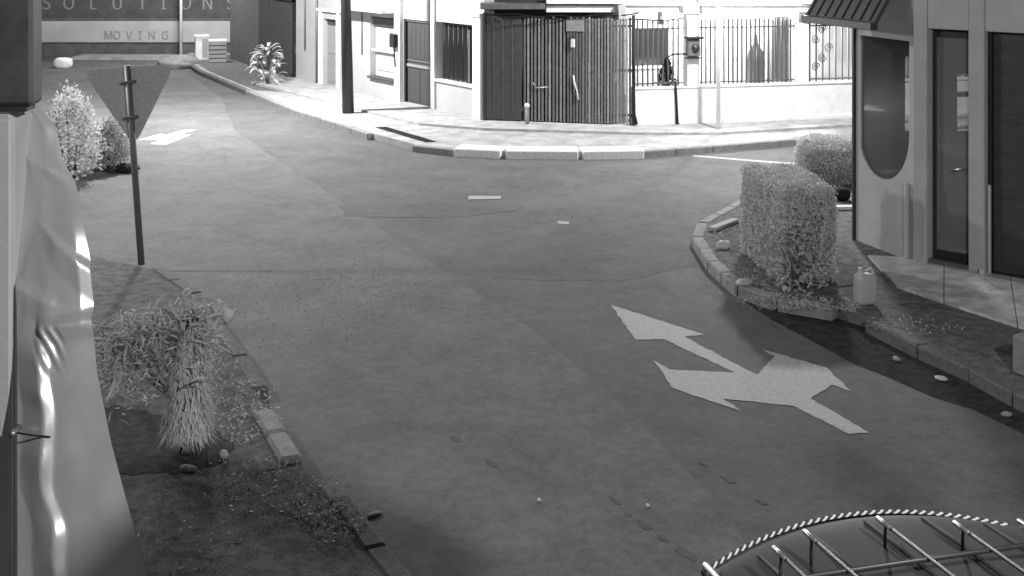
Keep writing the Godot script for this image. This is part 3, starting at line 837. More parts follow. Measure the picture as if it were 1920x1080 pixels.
# ---------------------------------------------------------------- grey shop building on the right
func build_right_building() -> void:
	var b := thing("shop_building", "dark grey shop front with tall glass doors on the right", "building", Vector3(4.39, 0, -17.02), atan2(-1.17, 0.38))
	# first face: rounded window over a paler wall. local x runs along the face, z outwards
	var hh := 3.9
	# wall with a U-shaped window: built as one plate with the opening as its notch
	var out := PackedVector2Array()
	out.append(Vector2(0, 0.12)); out.append(Vector2(1.24, 0.12)); out.append(Vector2(1.24, 2.74)); out.append(Vector2(1.15, 2.74))
	var n := 20
	for i in n + 1:
		var a := -PI * i / n
		out.append(Vector2(0.59 + 0.56 * cos(a), 1.62 + 0.62 * sin(a)))
	out.append(Vector2(0.03, 2.74)); out.append(Vector2(0, 2.74))
	put("wall", plate_mesh(out, 0.12), M.grey_wall, b, Vector3(0, 0, -0.06))
	span("lintel", b, M.grey_wall, 0, 1.24, 2.742, hh, -0.12, 0.0, 0.0)
	var pane := PackedVector2Array()
	pane.append(Vector2(1.18, 2.74))
	for i in n + 1:
		var a := -PI * i / n
		pane.append(Vector2(0.59 + 0.59 * cos(a), 1.62 + 0.65 * sin(a)))
	pane.append(Vector2(0.0, 2.74))
	var arch := put("arched_window", plate_mesh(pane, 0.012), M.glass, b, Vector3(0, 0, -0.03))
	tag(arch, "dark window with a rounded lower edge")
	span("edge_strip", b, M.dark_steel, -0.05, -0.002, 0.12, 3.9, -0.10, 0.03, 0.006)
	span("tube_post", b, M.pale_tube, 1.11, 1.15, 0.13, 1.05, 0.01, 0.05, 0.008)
	# second face
	var turn2 := atan2(-0.93, 0.96) - atan2(-1.17, 0.38)
	var f2 := func(called: String, m: Material, x0: float, x1: float, y0: float, y1: float, z0: float, z1: float) -> MeshInstance3D:
		var bs := Basis(Vector3.UP, turn2)
		var c := Vector3(1.24, 0, 0) + bs * Vector3((x0 + x1) / 2, (y0 + y1) / 2, (z0 + z1) / 2)
		return put(called, box_mesh(Vector3(x1 - x0, y1 - y0, z1 - z0), 0.008), m, b, c, bs)
	f2.call("pillar", M.grey_pillar, 0.005, 0.18, 0.12, hh, -0.18, 0.03)
	f2.call("pillar", M.grey_pillar, 0.69, 0.88, 0.12, hh, -0.18, 0.03)
	f2.call("pillar", M.grey_pillar, 1.75, 1.95, 0.12, hh, -0.18, 0.03)
	f2.call("lintel", M.grey_pillar, 0.182, 0.688, 2.91, hh, -0.16, 0.015)
	f2.call("lintel", M.grey_pillar, 0.882, 1.748, 2.91, hh, -0.16, 0.015)
	var d: MeshInstance3D = f2.call("glass_door", M.door_glass, 0.20, 0.67, 0.20, 2.88, -0.12, -0.108)
	for p in [[-0.235, -0.20, -1.34, 1.34], [0.20, 0.235, -1.34, 1.34]]: span("stile", d, M.dark_steel, p[0], p[1], p[2], p[3], -0.025, 0.025)
	for p in [[-1.34, -1.24], [1.27, 1.34]]: span("door_rail", d, M.dark_steel, -0.198, 0.198, p[0], p[1], -0.025, 0.025)
	put("handle", tube_mesh([Vector3(0.15, -0.25, 0.03), Vector3(0.15, -0.25, 0.08), Vector3(0.05, -0.27, 0.09)], [0.014], 6), M.steel, d)
	f2.call("threshold", M.grey_steel, 0.182, 0.688, 0.12, 0.198, -0.16, 0.0)
	var d2: MeshInstance3D = f2.call("panel_door", M.dark_sheet, 0.93, 1.74, 0.16, 2.88, -0.14, -0.10)
	for k in 3: span("panel", d2, M.dark_sheet, -0.30, 0.34, -1.28 + 0.87 * k, -0.50 + 0.87 * k, 0.021, 0.032, 0.012)
	f2.call("door_frame", M.dark_steel, 0.885, 0.928, 0.12, 2.9, -0.14, -0.05)
	f2.call("tube_post", M.pale_tube, 0.90, 0.935, 0.13, 1.16, -0.045, -0.005)
	f2.call("tube_post", M.pale_tube, 0.145, 0.178, 0.13, 1.04, 0.035, 0.065)
	f2.call("floor_lamp_cap", M.white_metal, 0.84, 0.90, 0.13, 0.21, 0.035, 0.09)
	# side wall on the cross street, with two narrow windows through which the lit wall shows
	var t3 := atan2(0.31, 0.95) - atan2(-1.17, 0.38)
	var f3 := func(called: String, m: Material, x0: float, x1: float, y0: float, y1: float) -> void:
		var bs := Basis(Vector3.UP, t3)
		put(called, box_mesh(Vector3(x1 - x0, y1 - y0, 0.1), 0.0), m, b, bs * Vector3((x0 + x1) / 2, (y0 + y1) / 2, 0.055), bs)
	for w in [[0.0, 0.66, 0.12, hh], [0.86, 1.45, 0.12, hh], [1.72, 7.0, 0.12, hh], [0.66, 0.86, 0.12, 1.50], [0.66, 0.86, 2.45, hh], [1.45, 1.72, 0.12, 1.46], [1.45, 1.72, 2.20, hh]]:
		f3.call("side_wall", M.grey_wall, w[0], w[1], w[2], w[3])
	f3.call("glazing_bar", M.black, 1.45, 1.72, 1.90, 1.96)
	# roof, floor and back so that the room behind the glass is closed
	var rp := [[4.40, 17.0], [11.0, 19.15], [11.0, 9.5], [6.75, 13.95], [5.85, 14.83], [4.80, 15.86]]
	put("roof", prism_mesh(rp, hh + 0.002, hh + 0.2), M.mid_sheet, b).transform = b.transform.affine_inverse()
	put("floor", prism_mesh([[4.5, 16.9], [10.9, 19.0], [10.9, 9.8], [6.8, 14.1], [4.95, 15.9]], 0.121, 0.16), M.far_base, b).transform = b.transform.affine_inverse()
	put("back_wall", prism_mesh([[10.9, 9.6], [11.0, 9.5], [11.0, 19.1], [10.9, 19.1]], 0.12, hh), M.grey_wall, b).transform = b.transform.affine_inverse()
	put("front_wall", prism_mesh([[6.2, 14.46], [6.28, 14.58], [11.0, 9.7], [10.9, 9.5]], 0.12, hh), M.grey_wall, b).transform = b.transform.affine_inverse()
	# sloped awning on the far corner
	var aw := thing("tiled_awning", "dark sloping awning at the corner of the grey shop", "awning", Vector3(4.39, 0, -17.02), atan2(-1.17, 0.38))
	var sl := Basis(Vector3.RIGHT, atan2(0.64, 0.40))
	put("slab", box_mesh(Vector3(1.60, 0.05, 0.78), 0.01), M.dark_sheet, aw, Vector3(0.30, 3.29, 0.22), sl)
	for k in 8: put("rib", box_mesh(Vector3(0.02, 0.012, 0.76), 0.004), M.dark_sheet, aw, Vector3(-0.42 + 0.2 * k, 3.29, 0.22) + sl * Vector3(0, 0.034, 0), sl)
	span("gutter", aw, M.dark_sheet, -0.50, 1.10, 2.88, 2.97, 0.40, 0.50)

# ---------------------------------------------------------------- street lamps (their heads stand above the frame)
func street_lamp(called: String, label: String, base: Vector3, head: Vector3, r0: float, r1: float, pm: Material, energy: float, lean := Vector3.ZERO) -> void:
	var t := thing(called, label, "street lamp", base)
	var top := Vector3(lean.x, head.y - base.y - 0.1, lean.z)
	put("pole", tube_mesh([Vector3.ZERO, top * 0.5, top], [r0, (r0 + r1) / 2, r1], 12), pm, t)
	var hd := head - base
	put("arm", tube_mesh([top - Vector3(0, 0.25, 0), top.lerp(hd, 0.4) + Vector3(0, 0.25, 0), hd + Vector3(0, 0.16, 0)], [0.035], 8), M.grey_steel, t)
	var hs := put("lamp_head", lathe_mesh([Vector2(0.001, 0.18), Vector2(0.14, 0.14), Vector2(0.24, 0.03), Vector2(0.26, 0.0)], 18), M.grey_steel, t, hd)
	put("lens", lathe_mesh([Vector2(0.19, -0.02), Vector2(0.15, -0.10), Vector2(0.001, -0.13)], 18), M.glow, hs)
	var l := OmniLight3D.new()
	l.name = "lamp_light"
	l.light_energy = energy
	l.light_size = 0.2
	l.omni_range = 80.0
	l.omni_attenuation = 2.0
	l.shadow_enabled = true
	l.position = hd + Vector3(0, -0.4, 0)
	t.add_child(l)

func build_lamps() -> void:
	street_lamp("street_lamp", "thick dark pole on the pavement before the white house", Vector3(-3.59, 0.12, -29.22), Vector3(-6.5, 5.8, -28.4), 0.13, 0.09, M.dark_steel, LAMP_A, Vector3(-0.12, 0, 0))
	street_lamp("street_lamp", "slim pale lamp post before the low white fence wall", Vector3(4.10, 0.17, -26.5), Vector3(5.0, 5.9, -23.7), 0.045, 0.04, M.trim, LAMP_B)
	street_lamp("street_lamp", "added lamp post beyond the left edge of the view, lighting the left bush", Vector3(-10.2, 0.1, -15.4), Vector3(-9.3, 5.2, -15.9), 0.06, 0.05, M.grey_steel, ADDED_LAMP_C)  # unseen lamp, added to brighten the pale bush and the sign back
	# the building the camera hangs on, outside the frame: wall, flood lamp, added shading canopy
	var b := thing("roadside_building", "plain wall with an added shadow-casting canopy behind the viewpoint", "building", Vector3.ZERO)
	span("wall", b, M.plaster_dim, -6, 9, 0.0, 7.0, 0.6, 0.9, 0.0)
	put("canopy", prism_mesh([[1.36, 2.53], [1.58, 2.58], [1.905, 2.58], [2.2, 2.28], [2.05, 1.9], [2.05, -0.6], [1.36, -0.6]], 4.38, 4.46), M.mid_sheet, b)  # unseen slab, added and cut to shape the shadow at lower left
	var f := thing("flood_lamp", "flood lamp on the wall above the added canopy behind the viewpoint", "lamp", Vector3(3.0, 6.0, 0.2))
	put("arm", tube_mesh([Vector3(0, 0, 0.38), Vector3(0, 0.05, 0.0)], [0.03], 8), M.dark_steel, f)
	var hd := put("housing", box_mesh(Vector3(0.4, 0.3, 0.12), 0.02), M.dark_steel, f, Vector3(0, 0, -0.08), Basis(Vector3.RIGHT, -0.35))
	put("lens", box_mesh(Vector3(0.34, 0.24, 0.01), 0.0), M.glow, hd, Vector3(0, 0, -0.066))
	var l := SpotLight3D.new()
	l.name = "flood_light"
	l.light_energy = FLOOD
	l.light_size = 0.05
	l.spot_range = 80.0
	l.spot_attenuation = 2.0
	l.spot_angle = 62.0
	l.shadow_enabled = true
	l.position = Vector3(0, -0.1, -0.35)
	l.rotation = Vector3(-0.35, 0.12, 0)
	f.add_child(l)

func hedge_foliage(s: Vector3, count: int, power: float, sd: int) -> ArrayMesh:
	var nz := FastNoiseLite.new()
	nz.seed = sd
	nz.frequency = 2.2
	var st := begin()
	for i in count:
		var d := Vector3(rng.randf_range(-1, 1), rng.randf_range(-1, 1), rng.randf_range(-1, 1))
		# push to a rounded box shell
		var m: float = pow(pow(absf(d.x), power) + pow(absf(d.y), power) + pow(absf(d.z), power), 1.0 / power)
		var k := 1.0 - 0.16 * rng.randf() * rng.randf()
		var p := d / m * k
		p = Vector3(p.x * s.x * 0.5, p.y * s.y * 0.5, p.z * s.z * 0.5)
		p *= 1.0 + 0.13 * nz.get_noise_3dv(p * 2.6) + (0.06 * rng.randf() if rng.randf() < 0.06 else 0.0)
		leaf_quad(st, p + Vector3(0, s.y * 0.5, 0), rng.randf_range(0.022, 0.042), rng.randf_range(0.014, 0.024))
	return done(st)

func build_hedges() -> void:
	var h := thing("clipped_hedge", "tall box-clipped hedge on the right pavement corner", "hedge", Vector3(3.21, 0.128, -15.58), 0.1)
	put("foliage", hedge_foliage(Vector3(0.70, 1.08, 1.62), 44000, 9.0, 5), M.hedge, h)
	put("inner_twigs", lump_mesh(Vector3(0.52, 0.88, 1.38), 0.25, 0.05, 0.3, 8), M.hedge_core, h, Vector3(0, 0.46, 0))
	h = thing("clipped_hedge", "low rounded hedge beside the far corner of the grey shop", "hedge", Vector3(5.15, 0.12, -20.95), -0.3)
	put("foliage", hedge_foliage(Vector3(1.30, 0.72, 0.7), 24000, 5.0, 6), M.hedge, h)
	put("inner_twigs", lump_mesh(Vector3(1.08, 0.54, 0.5), 0.4, 0.05, 0.3, 9), M.hedge_core, h, Vector3(0, 0.29, 0))
	# loose leafy bush at the foot of the tall hedge
	var b := thing("leafy_bush", "loose pale leafy bush in front of the tall hedge", "bush", Vector3(3.08, 0.12, -14.48))
	for k in 6:
		var a := TAU * k / 6.0
		put("stem", tube_mesh([Vector3.ZERO, Vector3(cos(a) * 0.08, 0.3, sin(a) * 0.06), Vector3(cos(a) * 0.2, 0.6, sin(a) * 0.12)], [0.012, 0.008, 0.004], 5), M.twig, b)
	var lm := [leaf_mesh(0.11, 0.055, 0.03, 0.04), leaf_mesh(0.09, 0.05, 0.05, 0.02), leaf_mesh(0.13, 0.05, 0.06, 0.05)]
	for k in 150:
		var a := rng.randf() * TAU
		var y := rng.randf_range(0.02, 0.72)
		var rr := 0.30 * sqrt(rng.randf()) * (1.0 - 0.5 * y)
		put("leaf", lm[k % 3], M.leaf_pale if k % 2 else M.leaf, b, Vector3(cos(a) * rr * 1.1, y, sin(a) * rr * 0.7), Basis(Vector3.UP, rng.randf() * TAU) * Basis(Vector3.RIGHT, rng.randf_range(-0.9, 0.6)))

func build_sign() -> void:
	var s := thing("traffic_sign", "grey back of a triangular traffic sign on a leaning dark post", "traffic sign", Vector3(-4.42, 0.10, -15.9))
	s.rotation.z = 0.072
	put("post", tube_mesh([Vector3(0, -0.02, 0), Vector3(0, 2.36, 0)], [0.04], 12), M.grey_steel, s)
	var c := [Vector2(-0.56, 2.34), Vector2(0.56, 2.34), Vector2(0, 1.38)]
	var poly := PackedVector2Array()
	for i in 3:
		var p: Vector2 = c[i]
		var q: Vector2 = c[(i + 2) % 3]
		var r: Vector2 = c[(i + 1) % 3]
		for k in 6:
			var t := k / 5.0
			var a := p.lerp(q, 0.16 * (1.0 - t)).lerp(p.lerp(r, 0.16 * t), t)
			poly.append(a)
	put("plate", plate_mesh(poly, 0.004), M.sign_back, s, Vector3(0.0, 0, -0.056))
	for y in [1.74, 2.16]: put("clamp", box_mesh(Vector3(0.16, 0.04, 0.10), 0.008), M.grey_steel, s, Vector3(0, y, -0.004))

func build_palm() -> void:
	var p := thing("skirted_palm", "small palm with a pale skirt of hanging dry fronds on the left pavement", "palm", Vector3(-2.46, 0.10, -10.12))
	put("trunk", tube_mesh([Vector3.ZERO, Vector3(0.01, 0.5, 0), Vector3(0.02, 1.05, 0)], [0.09, 0.07, 0.06], 10), M.twig, p)
	# dry fronds hanging down round the trunk
	var dm := []
	for v in 4:
		dm.append(leaf_mesh([0.17, 0.21, 0.14, 0.19][v], [0.024, 0.018, 0.03, 0.022][v], [0.10, 0.16, 0.06, 0.12][v], 0.0))
	for k in 290:
		var y := 0.20 + 0.80 * float(k) / 290.0
		var a := k * 2.39996 + rng.randf_range(-0.2, 0.2)
		var r := 0.10 + 0.035 * (1.0 - y) + rng.randf_range(-0.02, 0.02)
		var m: Material = M.dry if y < 0.62 or rng.randf() < 0.4 else M.leaf_pale
		put("dry_frond", dm[k % 4], m, p, Vector3(sin(a) * r, y, cos(a) * r), Basis(Vector3.UP, a + rng.randf_range(-0.5, 0.5)) * Basis(Vector3.RIGHT, rng.randf_range(0.75, 1.35)) * Basis(Vector3.BACK, rng.randf_range(-0.5, 0.5)))
	var fs := begin()
	for k in 2600:
		var a := rng.randf() * TAU
		var y := rng.randf_range(0.12, 1.0)
		var r := 0.11 + 0.07 * (1.0 - y) + rng.randf_range(-0.03, 0.03)
		var q := Vector3(sin(a) * r, y, cos(a) * r)
		var l := minf(rng.randf_range(0.06, 0.16), y - 0.03)
		var e := q + Vector3(sin(a) * rng.randf_range(-0.01, 0.05), -l, cos(a) * rng.randf_range(-0.01, 0.05)) + Vector3(rng.randf_range(-0.06, 0.06), rng.randf_range(0, 0.03), rng.randf_range(-0.06, 0.06))
		var sd := Vector3(cos(a), 0, -sin(a)) * rng.randf_range(0.003, 0.005)
		fs.add_vertex(q - sd); fs.add_vertex(q + sd); fs.add_vertex(e)
	var ff := put("fine_fronds", done(fs), M.dry, p)
	ff.set_meta("kind", "stuff")
	# green leaves: arching mostly to the left
	var lm := [leaf_mesh(0.24, 0.026, 0.10, 0.12), leaf_mesh(0.18, 0.024, 0.05, 0.10), leaf_mesh(0.30, 0.024, 0.18, 0.14), leaf_mesh(0.15, 0.03, 0.10, 0.06)]
	var spot := func() -> Vector3:
		# spread through a leaning crown: wide on the left, narrow above the trunk
		var t := rng.randf()
		return Vector3(lerpf(0.20, -0.62, t) + rng.randf_range(-0.06, 0.06), rng.randf_range(0.72, 1.10) - 0.12 * t + (rng.randf_range(-0.35, 0.0) if rng.randf() < 0.35 else 0.0), rng.randf_range(-0.20, 0.20))
	for k in 300:
		var a := rng.randf_range(-PI, PI) if k % 3 else -PI / 2 + rng.randf_range(-0.9, 0.9)
		put("leaf", lm[k % 4], M.leaf if k % 3 == 0 else M.leaf_pale, p, spot.call(), Basis(Vector3.UP, a) * Basis(Vector3.RIGHT, rng.randf_range(-0.9, 0.7)) * Basis(Vector3.BACK, rng.randf_range(-0.8, 0.8)))
	var fst := begin()
	for k in 3200: leaf_quad(fst, spot.call(), rng.randf_range(0.05, 0.11), rng.randf_range(0.007, 0.016))
	var fo := put("fine_foliage", done(fst), M.leaf_pale, p)
	fo.set_meta("kind", "stuff")
	for k in 5:
		put("stem", tube_mesh([Vector3(-0.02, 0.3, 0), Vector3(-0.12 - 0.05 * k, 0.6, 0.04 * (k - 2)), Vector3(-0.2 - 0.07 * k, 0.9, 0.08 * (k - 2))], [0.016, 0.012, 0.006], 6), M.twig, p)
	var fl := put("tip_blossom", lump_mesh(Vector3(0.09, 0.11, 0.08), 1.0, 0.3, 0.3, 4, 12, 8), M.dry, p, Vector3(0.30, 1.02, 0))
	tag(fl, "pale blossom at the right of the crown")
	put("blossom_stalk", tube_mesh([Vector3(0.02, 0.9, 0), Vector3(0.18, 1.05, 0), Vector3(0.29, 1.03, 0)], [0.01, 0.007], 5), M.leaf, p)

func bush(called: String, label: String, at: Vector3, size: Vector3, count: int, m: Material, sd: int) -> void:
	var t := thing(called, label, "bush", at, 0.4 * sd)
	for k in 7:
		var a := TAU * k / 7.0
		var q := Vector3(cos(a) * size.x * 0.3, 0, sin(a) * size.z * 0.3)
		put("stem", tube_mesh([q * 0.2, q * 0.6 + Vector3(0, size.y * 0.4, 0), q + Vector3(0, size.y * 0.8, 0)], [0.022, 0.014, 0.006], 6), M.twig, t)
	var nz := FastNoiseLite.new()
	nz.seed = sd
	nz.frequency = 1.9
	nz.fractal_octaves = 2
	var st := begin()
	for i in count:
		var d := Vector3(rng.randfn(), rng.randfn(), rng.randfn()).normalized()
		var k := 0.55 + 0.45 * sqrt(rng.randf())
		k *= 1.0 + 0.55 * nz.get_noise_3dv(d * 1.3)
		var taper := 1.0 - 0.35 * clampf(d.y, -0.3, 1.0)
		var p := Vector3(d.x * size.x * 0.5 * taper, d.y * size.y * 0.5, d.z * size.z * 0.5 * taper) * k + Vector3(0, size.y * 0.5, 0)
		if p.y < 0.02: p.y = rng.randf_range(0.02, 0.15)
		leaf_quad(st, p, rng.randf_range(0.05, 0.11), rng.randf_range(0.025, 0.05))
	put("foliage", done(st), m, t)

func build_heap() -> void:
	bush("pale_bush", "bright pale bush left of the traffic sign, close to the metal sheet", Vector3(-7.25, 0.004, -21.9), Vector3(0.92, 1.45, 0.9), 3800, M.leaf_white, 3)
	bush("dull_bush", "low dull bush between the bright bush and the sign post", Vector3(-6.9, 0.004, -22.9), Vector3(0.8, 0.82, 0.7), 2200, M.leaf_pale, 5)
	var bt := put("rubbish_bag", lump_mesh(Vector3(0.42, 0.14, 0.3), 0.8, 0.4, 0.3, 70, 40, 24), M.rubber, self, Vector3(-6.52, 0.07, -22.6), Basis(Vector3.UP, -0.5))
	tag(bt, "flat black rubbish bag at the foot of the dull bush", "bag")

func build_sheet_post() -> void:
	var pl := thing("concrete_post", "grey concrete post at the left edge, close to the viewer", "post", Vector3(-1.76, 0, -4.38))
	span("shaft", pl, M.plaster_dim, -0.18, 0.165, 0.0, 3.43, -0.15, 0.12, 0.02)
	span("corner_strip", pl, M.grey_wall, 0.105, 0.17, 0.0, 3.42, 0.122, 0.15, 0.008)
	span("edge_batten", pl, M.grey_pillar, -0.20, 0.015, 0.0, 3.40, 0.122, 0.14, 0.008)
	var bx := thing("dark_signbox", "dark box fixed above the grey post at top left", "sign box", Vector3(-1.77, 3.458, -4.3))
	span("body", bx, M.dark_sheet, -0.5, 0.24, 0.0, 1.2, -0.05, 0.05, 0.012)
	span("bottom_trim", bx, M.dark_steel, -0.5, 0.22, -0.02, -0.002, -0.04, 0.04, 0.004)
	# crumpled metal sheet hanging beside the post
	var edge := [[3.446, -1.596], [3.365, -1.517], [3.264, -1.486], [3.19, -1.435], [3.099, -1.406], [2.938, -1.365], [2.781, -1.341], [2.626, -1.312], [2.431, -1.25], [2.255, -1.182], [2.07, -1.106], [1.8, -1.0], [1.2, -0.85], [0.3, -0.7]]
	var nz := FastNoiseLite.new()
	nz.seed = 5
	nz.frequency = 1.1
	nz.fractal_octaves = 2
	var nf := FastNoiseLite.new()
	nf.seed = 9
	nf.frequency = 2.4
	nf.noise_type = FastNoiseLite.TYPE_CELLULAR
	nf.cellular_return_type = FastNoiseLite.RETURN_DISTANCE2_SUB
	var st := begin(true)
	var rows := 260
	var cols := 54
	var g := []
	for j in rows + 1:
		var y := lerpf(3.446, 0.3, float(j) / rows)
		var e := -0.9
		for k in edge.size() - 1:
			if y <= edge[k][0] and y >= edge[k + 1][0]:
				e = lerpf(edge[k][1], edge[k + 1][1], (edge[k][0] - y) / (edge[k][0] - edge[k + 1][0]))
		var row := []
		for i in cols + 1:
			var t := float(i) / cols
			var x := lerpf(-1.492 - 0.112 * (y - 2.0), e, t)
			# leaning back; sharp creases: a long vertical one low down, a cross fold, a few dents above
			var wd := e + 1.492 + 0.112 * (y - 2.0)
			var z := -0.30 * (y - 2.0) + 0.012 * sin(PI * t) + 0.006 * nz.get_noise_2d(t * 1.3, y * 1.6)
			var dx := (t - 0.30 - 0.10 * nz.get_noise_1d(y * 2.6 + 3.0)) * wd
			z += 0.026 * clampf(1.0 - (dx / 0.034 if dx > 0.0 else -dx / 0.075), 0, 1) * smoothstep(2.74, 2.66, y) * (0.75 + 0.5 * nz.get_noise_1d(y * 4.0))
			var dy := y - 2.750 - 0.03 * t
			z += 0.022 * clampf(1.0 - (dy / 0.026 if dy > 0.0 else -dy / 0.06), 0, 1) * smoothstep(0.26, 0.36, t)
			dy = y - 2.879 + 0.10 * t
			z += 0.014 * clampf(1.0 - (dy / 0.020 if dy > 0.0 else -dy / 0.08), 0, 1) * smoothstep(0.75, 0.3, t)
			dy = y - 3.306 + 0.10 * t
			z += 0.012 * clampf(1.0 - (dy / 0.016 if dy > 0.0 else -dy / 0.05), 0, 1) * smoothstep(0.95, 0.6, t) * smoothstep(0.02, 0.2, t)
			dy = y - 3.144 + 0.22 * t
			z += 0.014 * clampf(1.0 - (dy / 0.022 if dy > 0.0 else -dy / 0.10), 0, 1) * smoothstep(0.3, 0.6, t)
			z -= 0.020 * clampf((t - 0.86) / 0.14, 0, 1) * smoothstep(2.74, 2.82, y) * smoothstep(3.1, 2.95, y)
			var fan := 0.004 * sin(46.0 * (t + (y - 2.7) * 2.0)) * smoothstep(2.60, 2.70, y) * smoothstep(2.78, 2.74, y) * smoothstep(0.2, 0.35, t) * smoothstep(0.7, 0.5, t)
			z += fan
			row.append(Vector3(x, y, -4.02 + z))
		g.append(row)
	for j in rows:
		for i in cols:
			quad_out(st, g[j][i], g[j][i + 1], g[j + 1][i + 1], g[j + 1][i], g[j][i] - Vector3(0, 0, 0.5))
			var bk := Vector3(0, 0, -0.004)
			quad_out(st, g[j][i] + bk, g[j][i + 1] + bk, g[j + 1][i + 1] + bk, g[j + 1][i] + bk, g[j][i] + Vector3(0, 0, 0.5))
	var s := thing("metal_sheet", "crumpled shiny metal sheet hanging beside the grey post", "metal sheet")
	put("sheet", done(st), M.sheet, s)
	put("bolt", tube_mesh([Vector3(-1.535, 2.47, -4.15), Vector3(-1.535, 2.47, -4.09)], [0.012, 0.010], 8), M.steel, s)
	put("bolt_wire", tube_mesh([Vector3(-1.535, 2.47, -4.11), Vector3(-1.48, 2.465, -4.10), Vector3(-1.43, 2.448, -4.13)], [0.003], 5), M.black, s)

# ---------------------------------------------------------------- van under the viewpoint
func build_van() -> void:
	# local frame: x across, -z forward, origin on the road under the roof's front edge
	var v := thing("microvan", "dark microvan roof with raised ribs at the bottom right", "van", Vector3(1.28, 0, -4.92), 0.28)
	var W := 1.28
	var nx := 26
	var nzz := 34
	var roof := func(x: float, z: float) -> float:
		var u := x / (W / 2)
		return 1.86 - 0.07 * u * u - 0.10 * exp(-z / 0.06) * 0.6
	var front := func(x: float) -> float:
		return 0.13 * pow(x / (W / 2), 2.0) - 0.10
	var st := begin(true)
	var gr := []
	for j in nzz + 1:
		var row := []
		for i in nx + 1:
			var x := -W / 2 + W * i / nx
			var z: float = 3.0 * pow(float(j) / nzz, 1.8)
			row.append(Vector3(x, roof.call(x, z), front.call(x) * (1.0 - float(j) / nzz) + z))
		gr.append(row)
	for j in nzz:
		for i in nx: quad_out(st, gr[j][i], gr[j][i + 1], gr[j + 1][i + 1], gr[j + 1][i], gr[j][i] - Vector3(0, 1, 0))
	put("roof", done(st), M.van, v)
	# ribs pressed into the roof
	for k in 5:
		var x := -0.46 + 0.23 * k
		var pts := []
		for i in 10:
			var z := 0.14 + 0.25 * i
			pts.append(Vector3(x, roof.call(x, z) + 0.004, z + front.call(x)))
		put("roof_rib", tube_mesh(pts, [0.006, 0.010, 0.010], 8), M.van, v)
	# body sides, windscreen and glass
	for s in [-1.0, 1.0]:
		var sd := begin()
		add_box(sd, Vector3(s * 0.68, 0.78, 1.5), Vector3(0.06, 0.90, 3.1), 0.03)
		put("side_panel", done(sd), M.van, v)
		for q in [[0.12, 0.85], [0.95, 1.8], [1.9, 2.9]]:
			var a := Vector3(s * 0.69, 1.24, q[0]); var b := Vector3(s * 0.69, 1.24, q[1])
			var c := Vector3(s * 0.63, 1.72, q[1]); var d := Vector3(s * 0.63, 1.72, q[0] + (0.12 if q[0] < 0.2 else 0.0))
			var sg := begin()
			quad_out(sg, a, b, c, d, Vector3(0, 1.4, 1.5))
			put("side_window", done(sg), M.dark_glass, v)
		for z in [0.05, 0.90, 1.85, 2.95]:
			put("roof_pillar", tube_mesh([Vector3(s * 0.69, 1.22, z), Vector3(s * 0.63, 1.79, z + (0.08 if z < 0.1 else 0.0))], [0.035], 6), M.van, v)
		var rail := []
		for i in 12:
			var z := 0.06 + 0.26 * i
			rail.append(Vector3(s * 0.645, 1.79, z))
		put("drip_rail", tube_mesh(rail, [0.012], 6), M.steel, v)
		for z in [0.45, 2.5]:
			var wh := put("wheel", lathe_mesh([Vector2(0.001, -0.08), Vector2(0.26, -0.08), Vector2(0.29, -0.05), Vector2(0.29, 0.05), Vector2(0.26, 0.08), Vector2(0.001, 0.08)], 20), M.rubber, v, Vector3(s * 0.62, 0.29, z), Basis(Vector3.BACK, PI / 2))
			put("rim", lathe_mesh([Vector2(0.001, 0.09), Vector2(0.17, 0.085), Vector2(0.18, 0.07)], 16), M.steel, wh, Vector3.ZERO, Basis(Vector3.RIGHT, PI if s > 0 else 0.0))
		# mirrors on the front corners
		var mi := put("wing_mirror", lump_mesh(Vector3(0.20, 0.17, 0.09), 0.7, 0.0, 0.1, 1, 16, 10), M.black, v, Vector3(s * 0.88, 1.52, 0.02))
		put("mirror_glass", box_mesh(Vector3(0.15, 0.12, 0.006), 0.002), M.dark_glass, mi, Vector3(0, 0, 0.047))
		put("mirror_arm", tube_mesh([Vector3(-s * 0.20, 0.12, 0.0), Vector3(-s * 0.1, 0.11, -0.02), Vector3(s * 0.06, 0.07, -0.01)], [0.011], 6), M.steel, mi)
	var wst := begin()
	quad_out(wst, Vector3(-0.62, 1.76, 0.03), Vector3(0.62, 1.76, 0.03), Vector3(0.66, 1.12, -0.30), Vector3(-0.66, 1.12, -0.30), Vector3(0, 1.4, 1))
	put("windscreen", done(wst), M.dark_glass, v)
	put("nose", box_mesh(Vector3(1.36, 0.75, 0.36), 0.09), M.van, v, Vector3(0, 0.72, -0.14))
	put("tail", box_mesh(Vector3(1.34, 1.30, 0.08), 0.03), M.van, v, Vector3(0, 1.05, 3.05))
	put("underbody", box_mesh(Vector3(1.28, 0.16, 3.0), 0.02), M.black, v, Vector3(0, 0.40, 1.5))
	# roof rack: two rails, cross bars
	var rk := thing("roof_rack", "dark steel roof rack on the microvan", "roof rack", Vector3(1.28, 0, -4.92), 0.28)
	for k in 4:
		var z := 0.50 + 0.55 * k
		put("cross_bar", tube_mesh([Vector3(-0.60, 1.80, z), Vector3(-0.58, 1.93, z), Vector3(0.58, 1.93, z), Vector3(0.60, 1.80, z)], [0.009], 8), M.dark_steel, rk)
	for s in [-0.50, -0.34, -0.04, 0.20]:
		put("rail", tube_mesh([Vector3(s, 1.938, 0.24 + 0.08 * sin(s * 9.0)), Vector3(s, 1.938, 2.3)], [0.007], 8), M.dark_steel, rk)
	var seal := []
	for i in 40:
		var x := lerpf(-0.63, 0.63, i / 39.0)
		seal.append(Vector3(x, roof.call(x, 0.0) + 0.004, front.call(x) - 0.012))
	put("windscreen_seal", tube_mesh(seal, [0.013], 6), M.rubber, v)
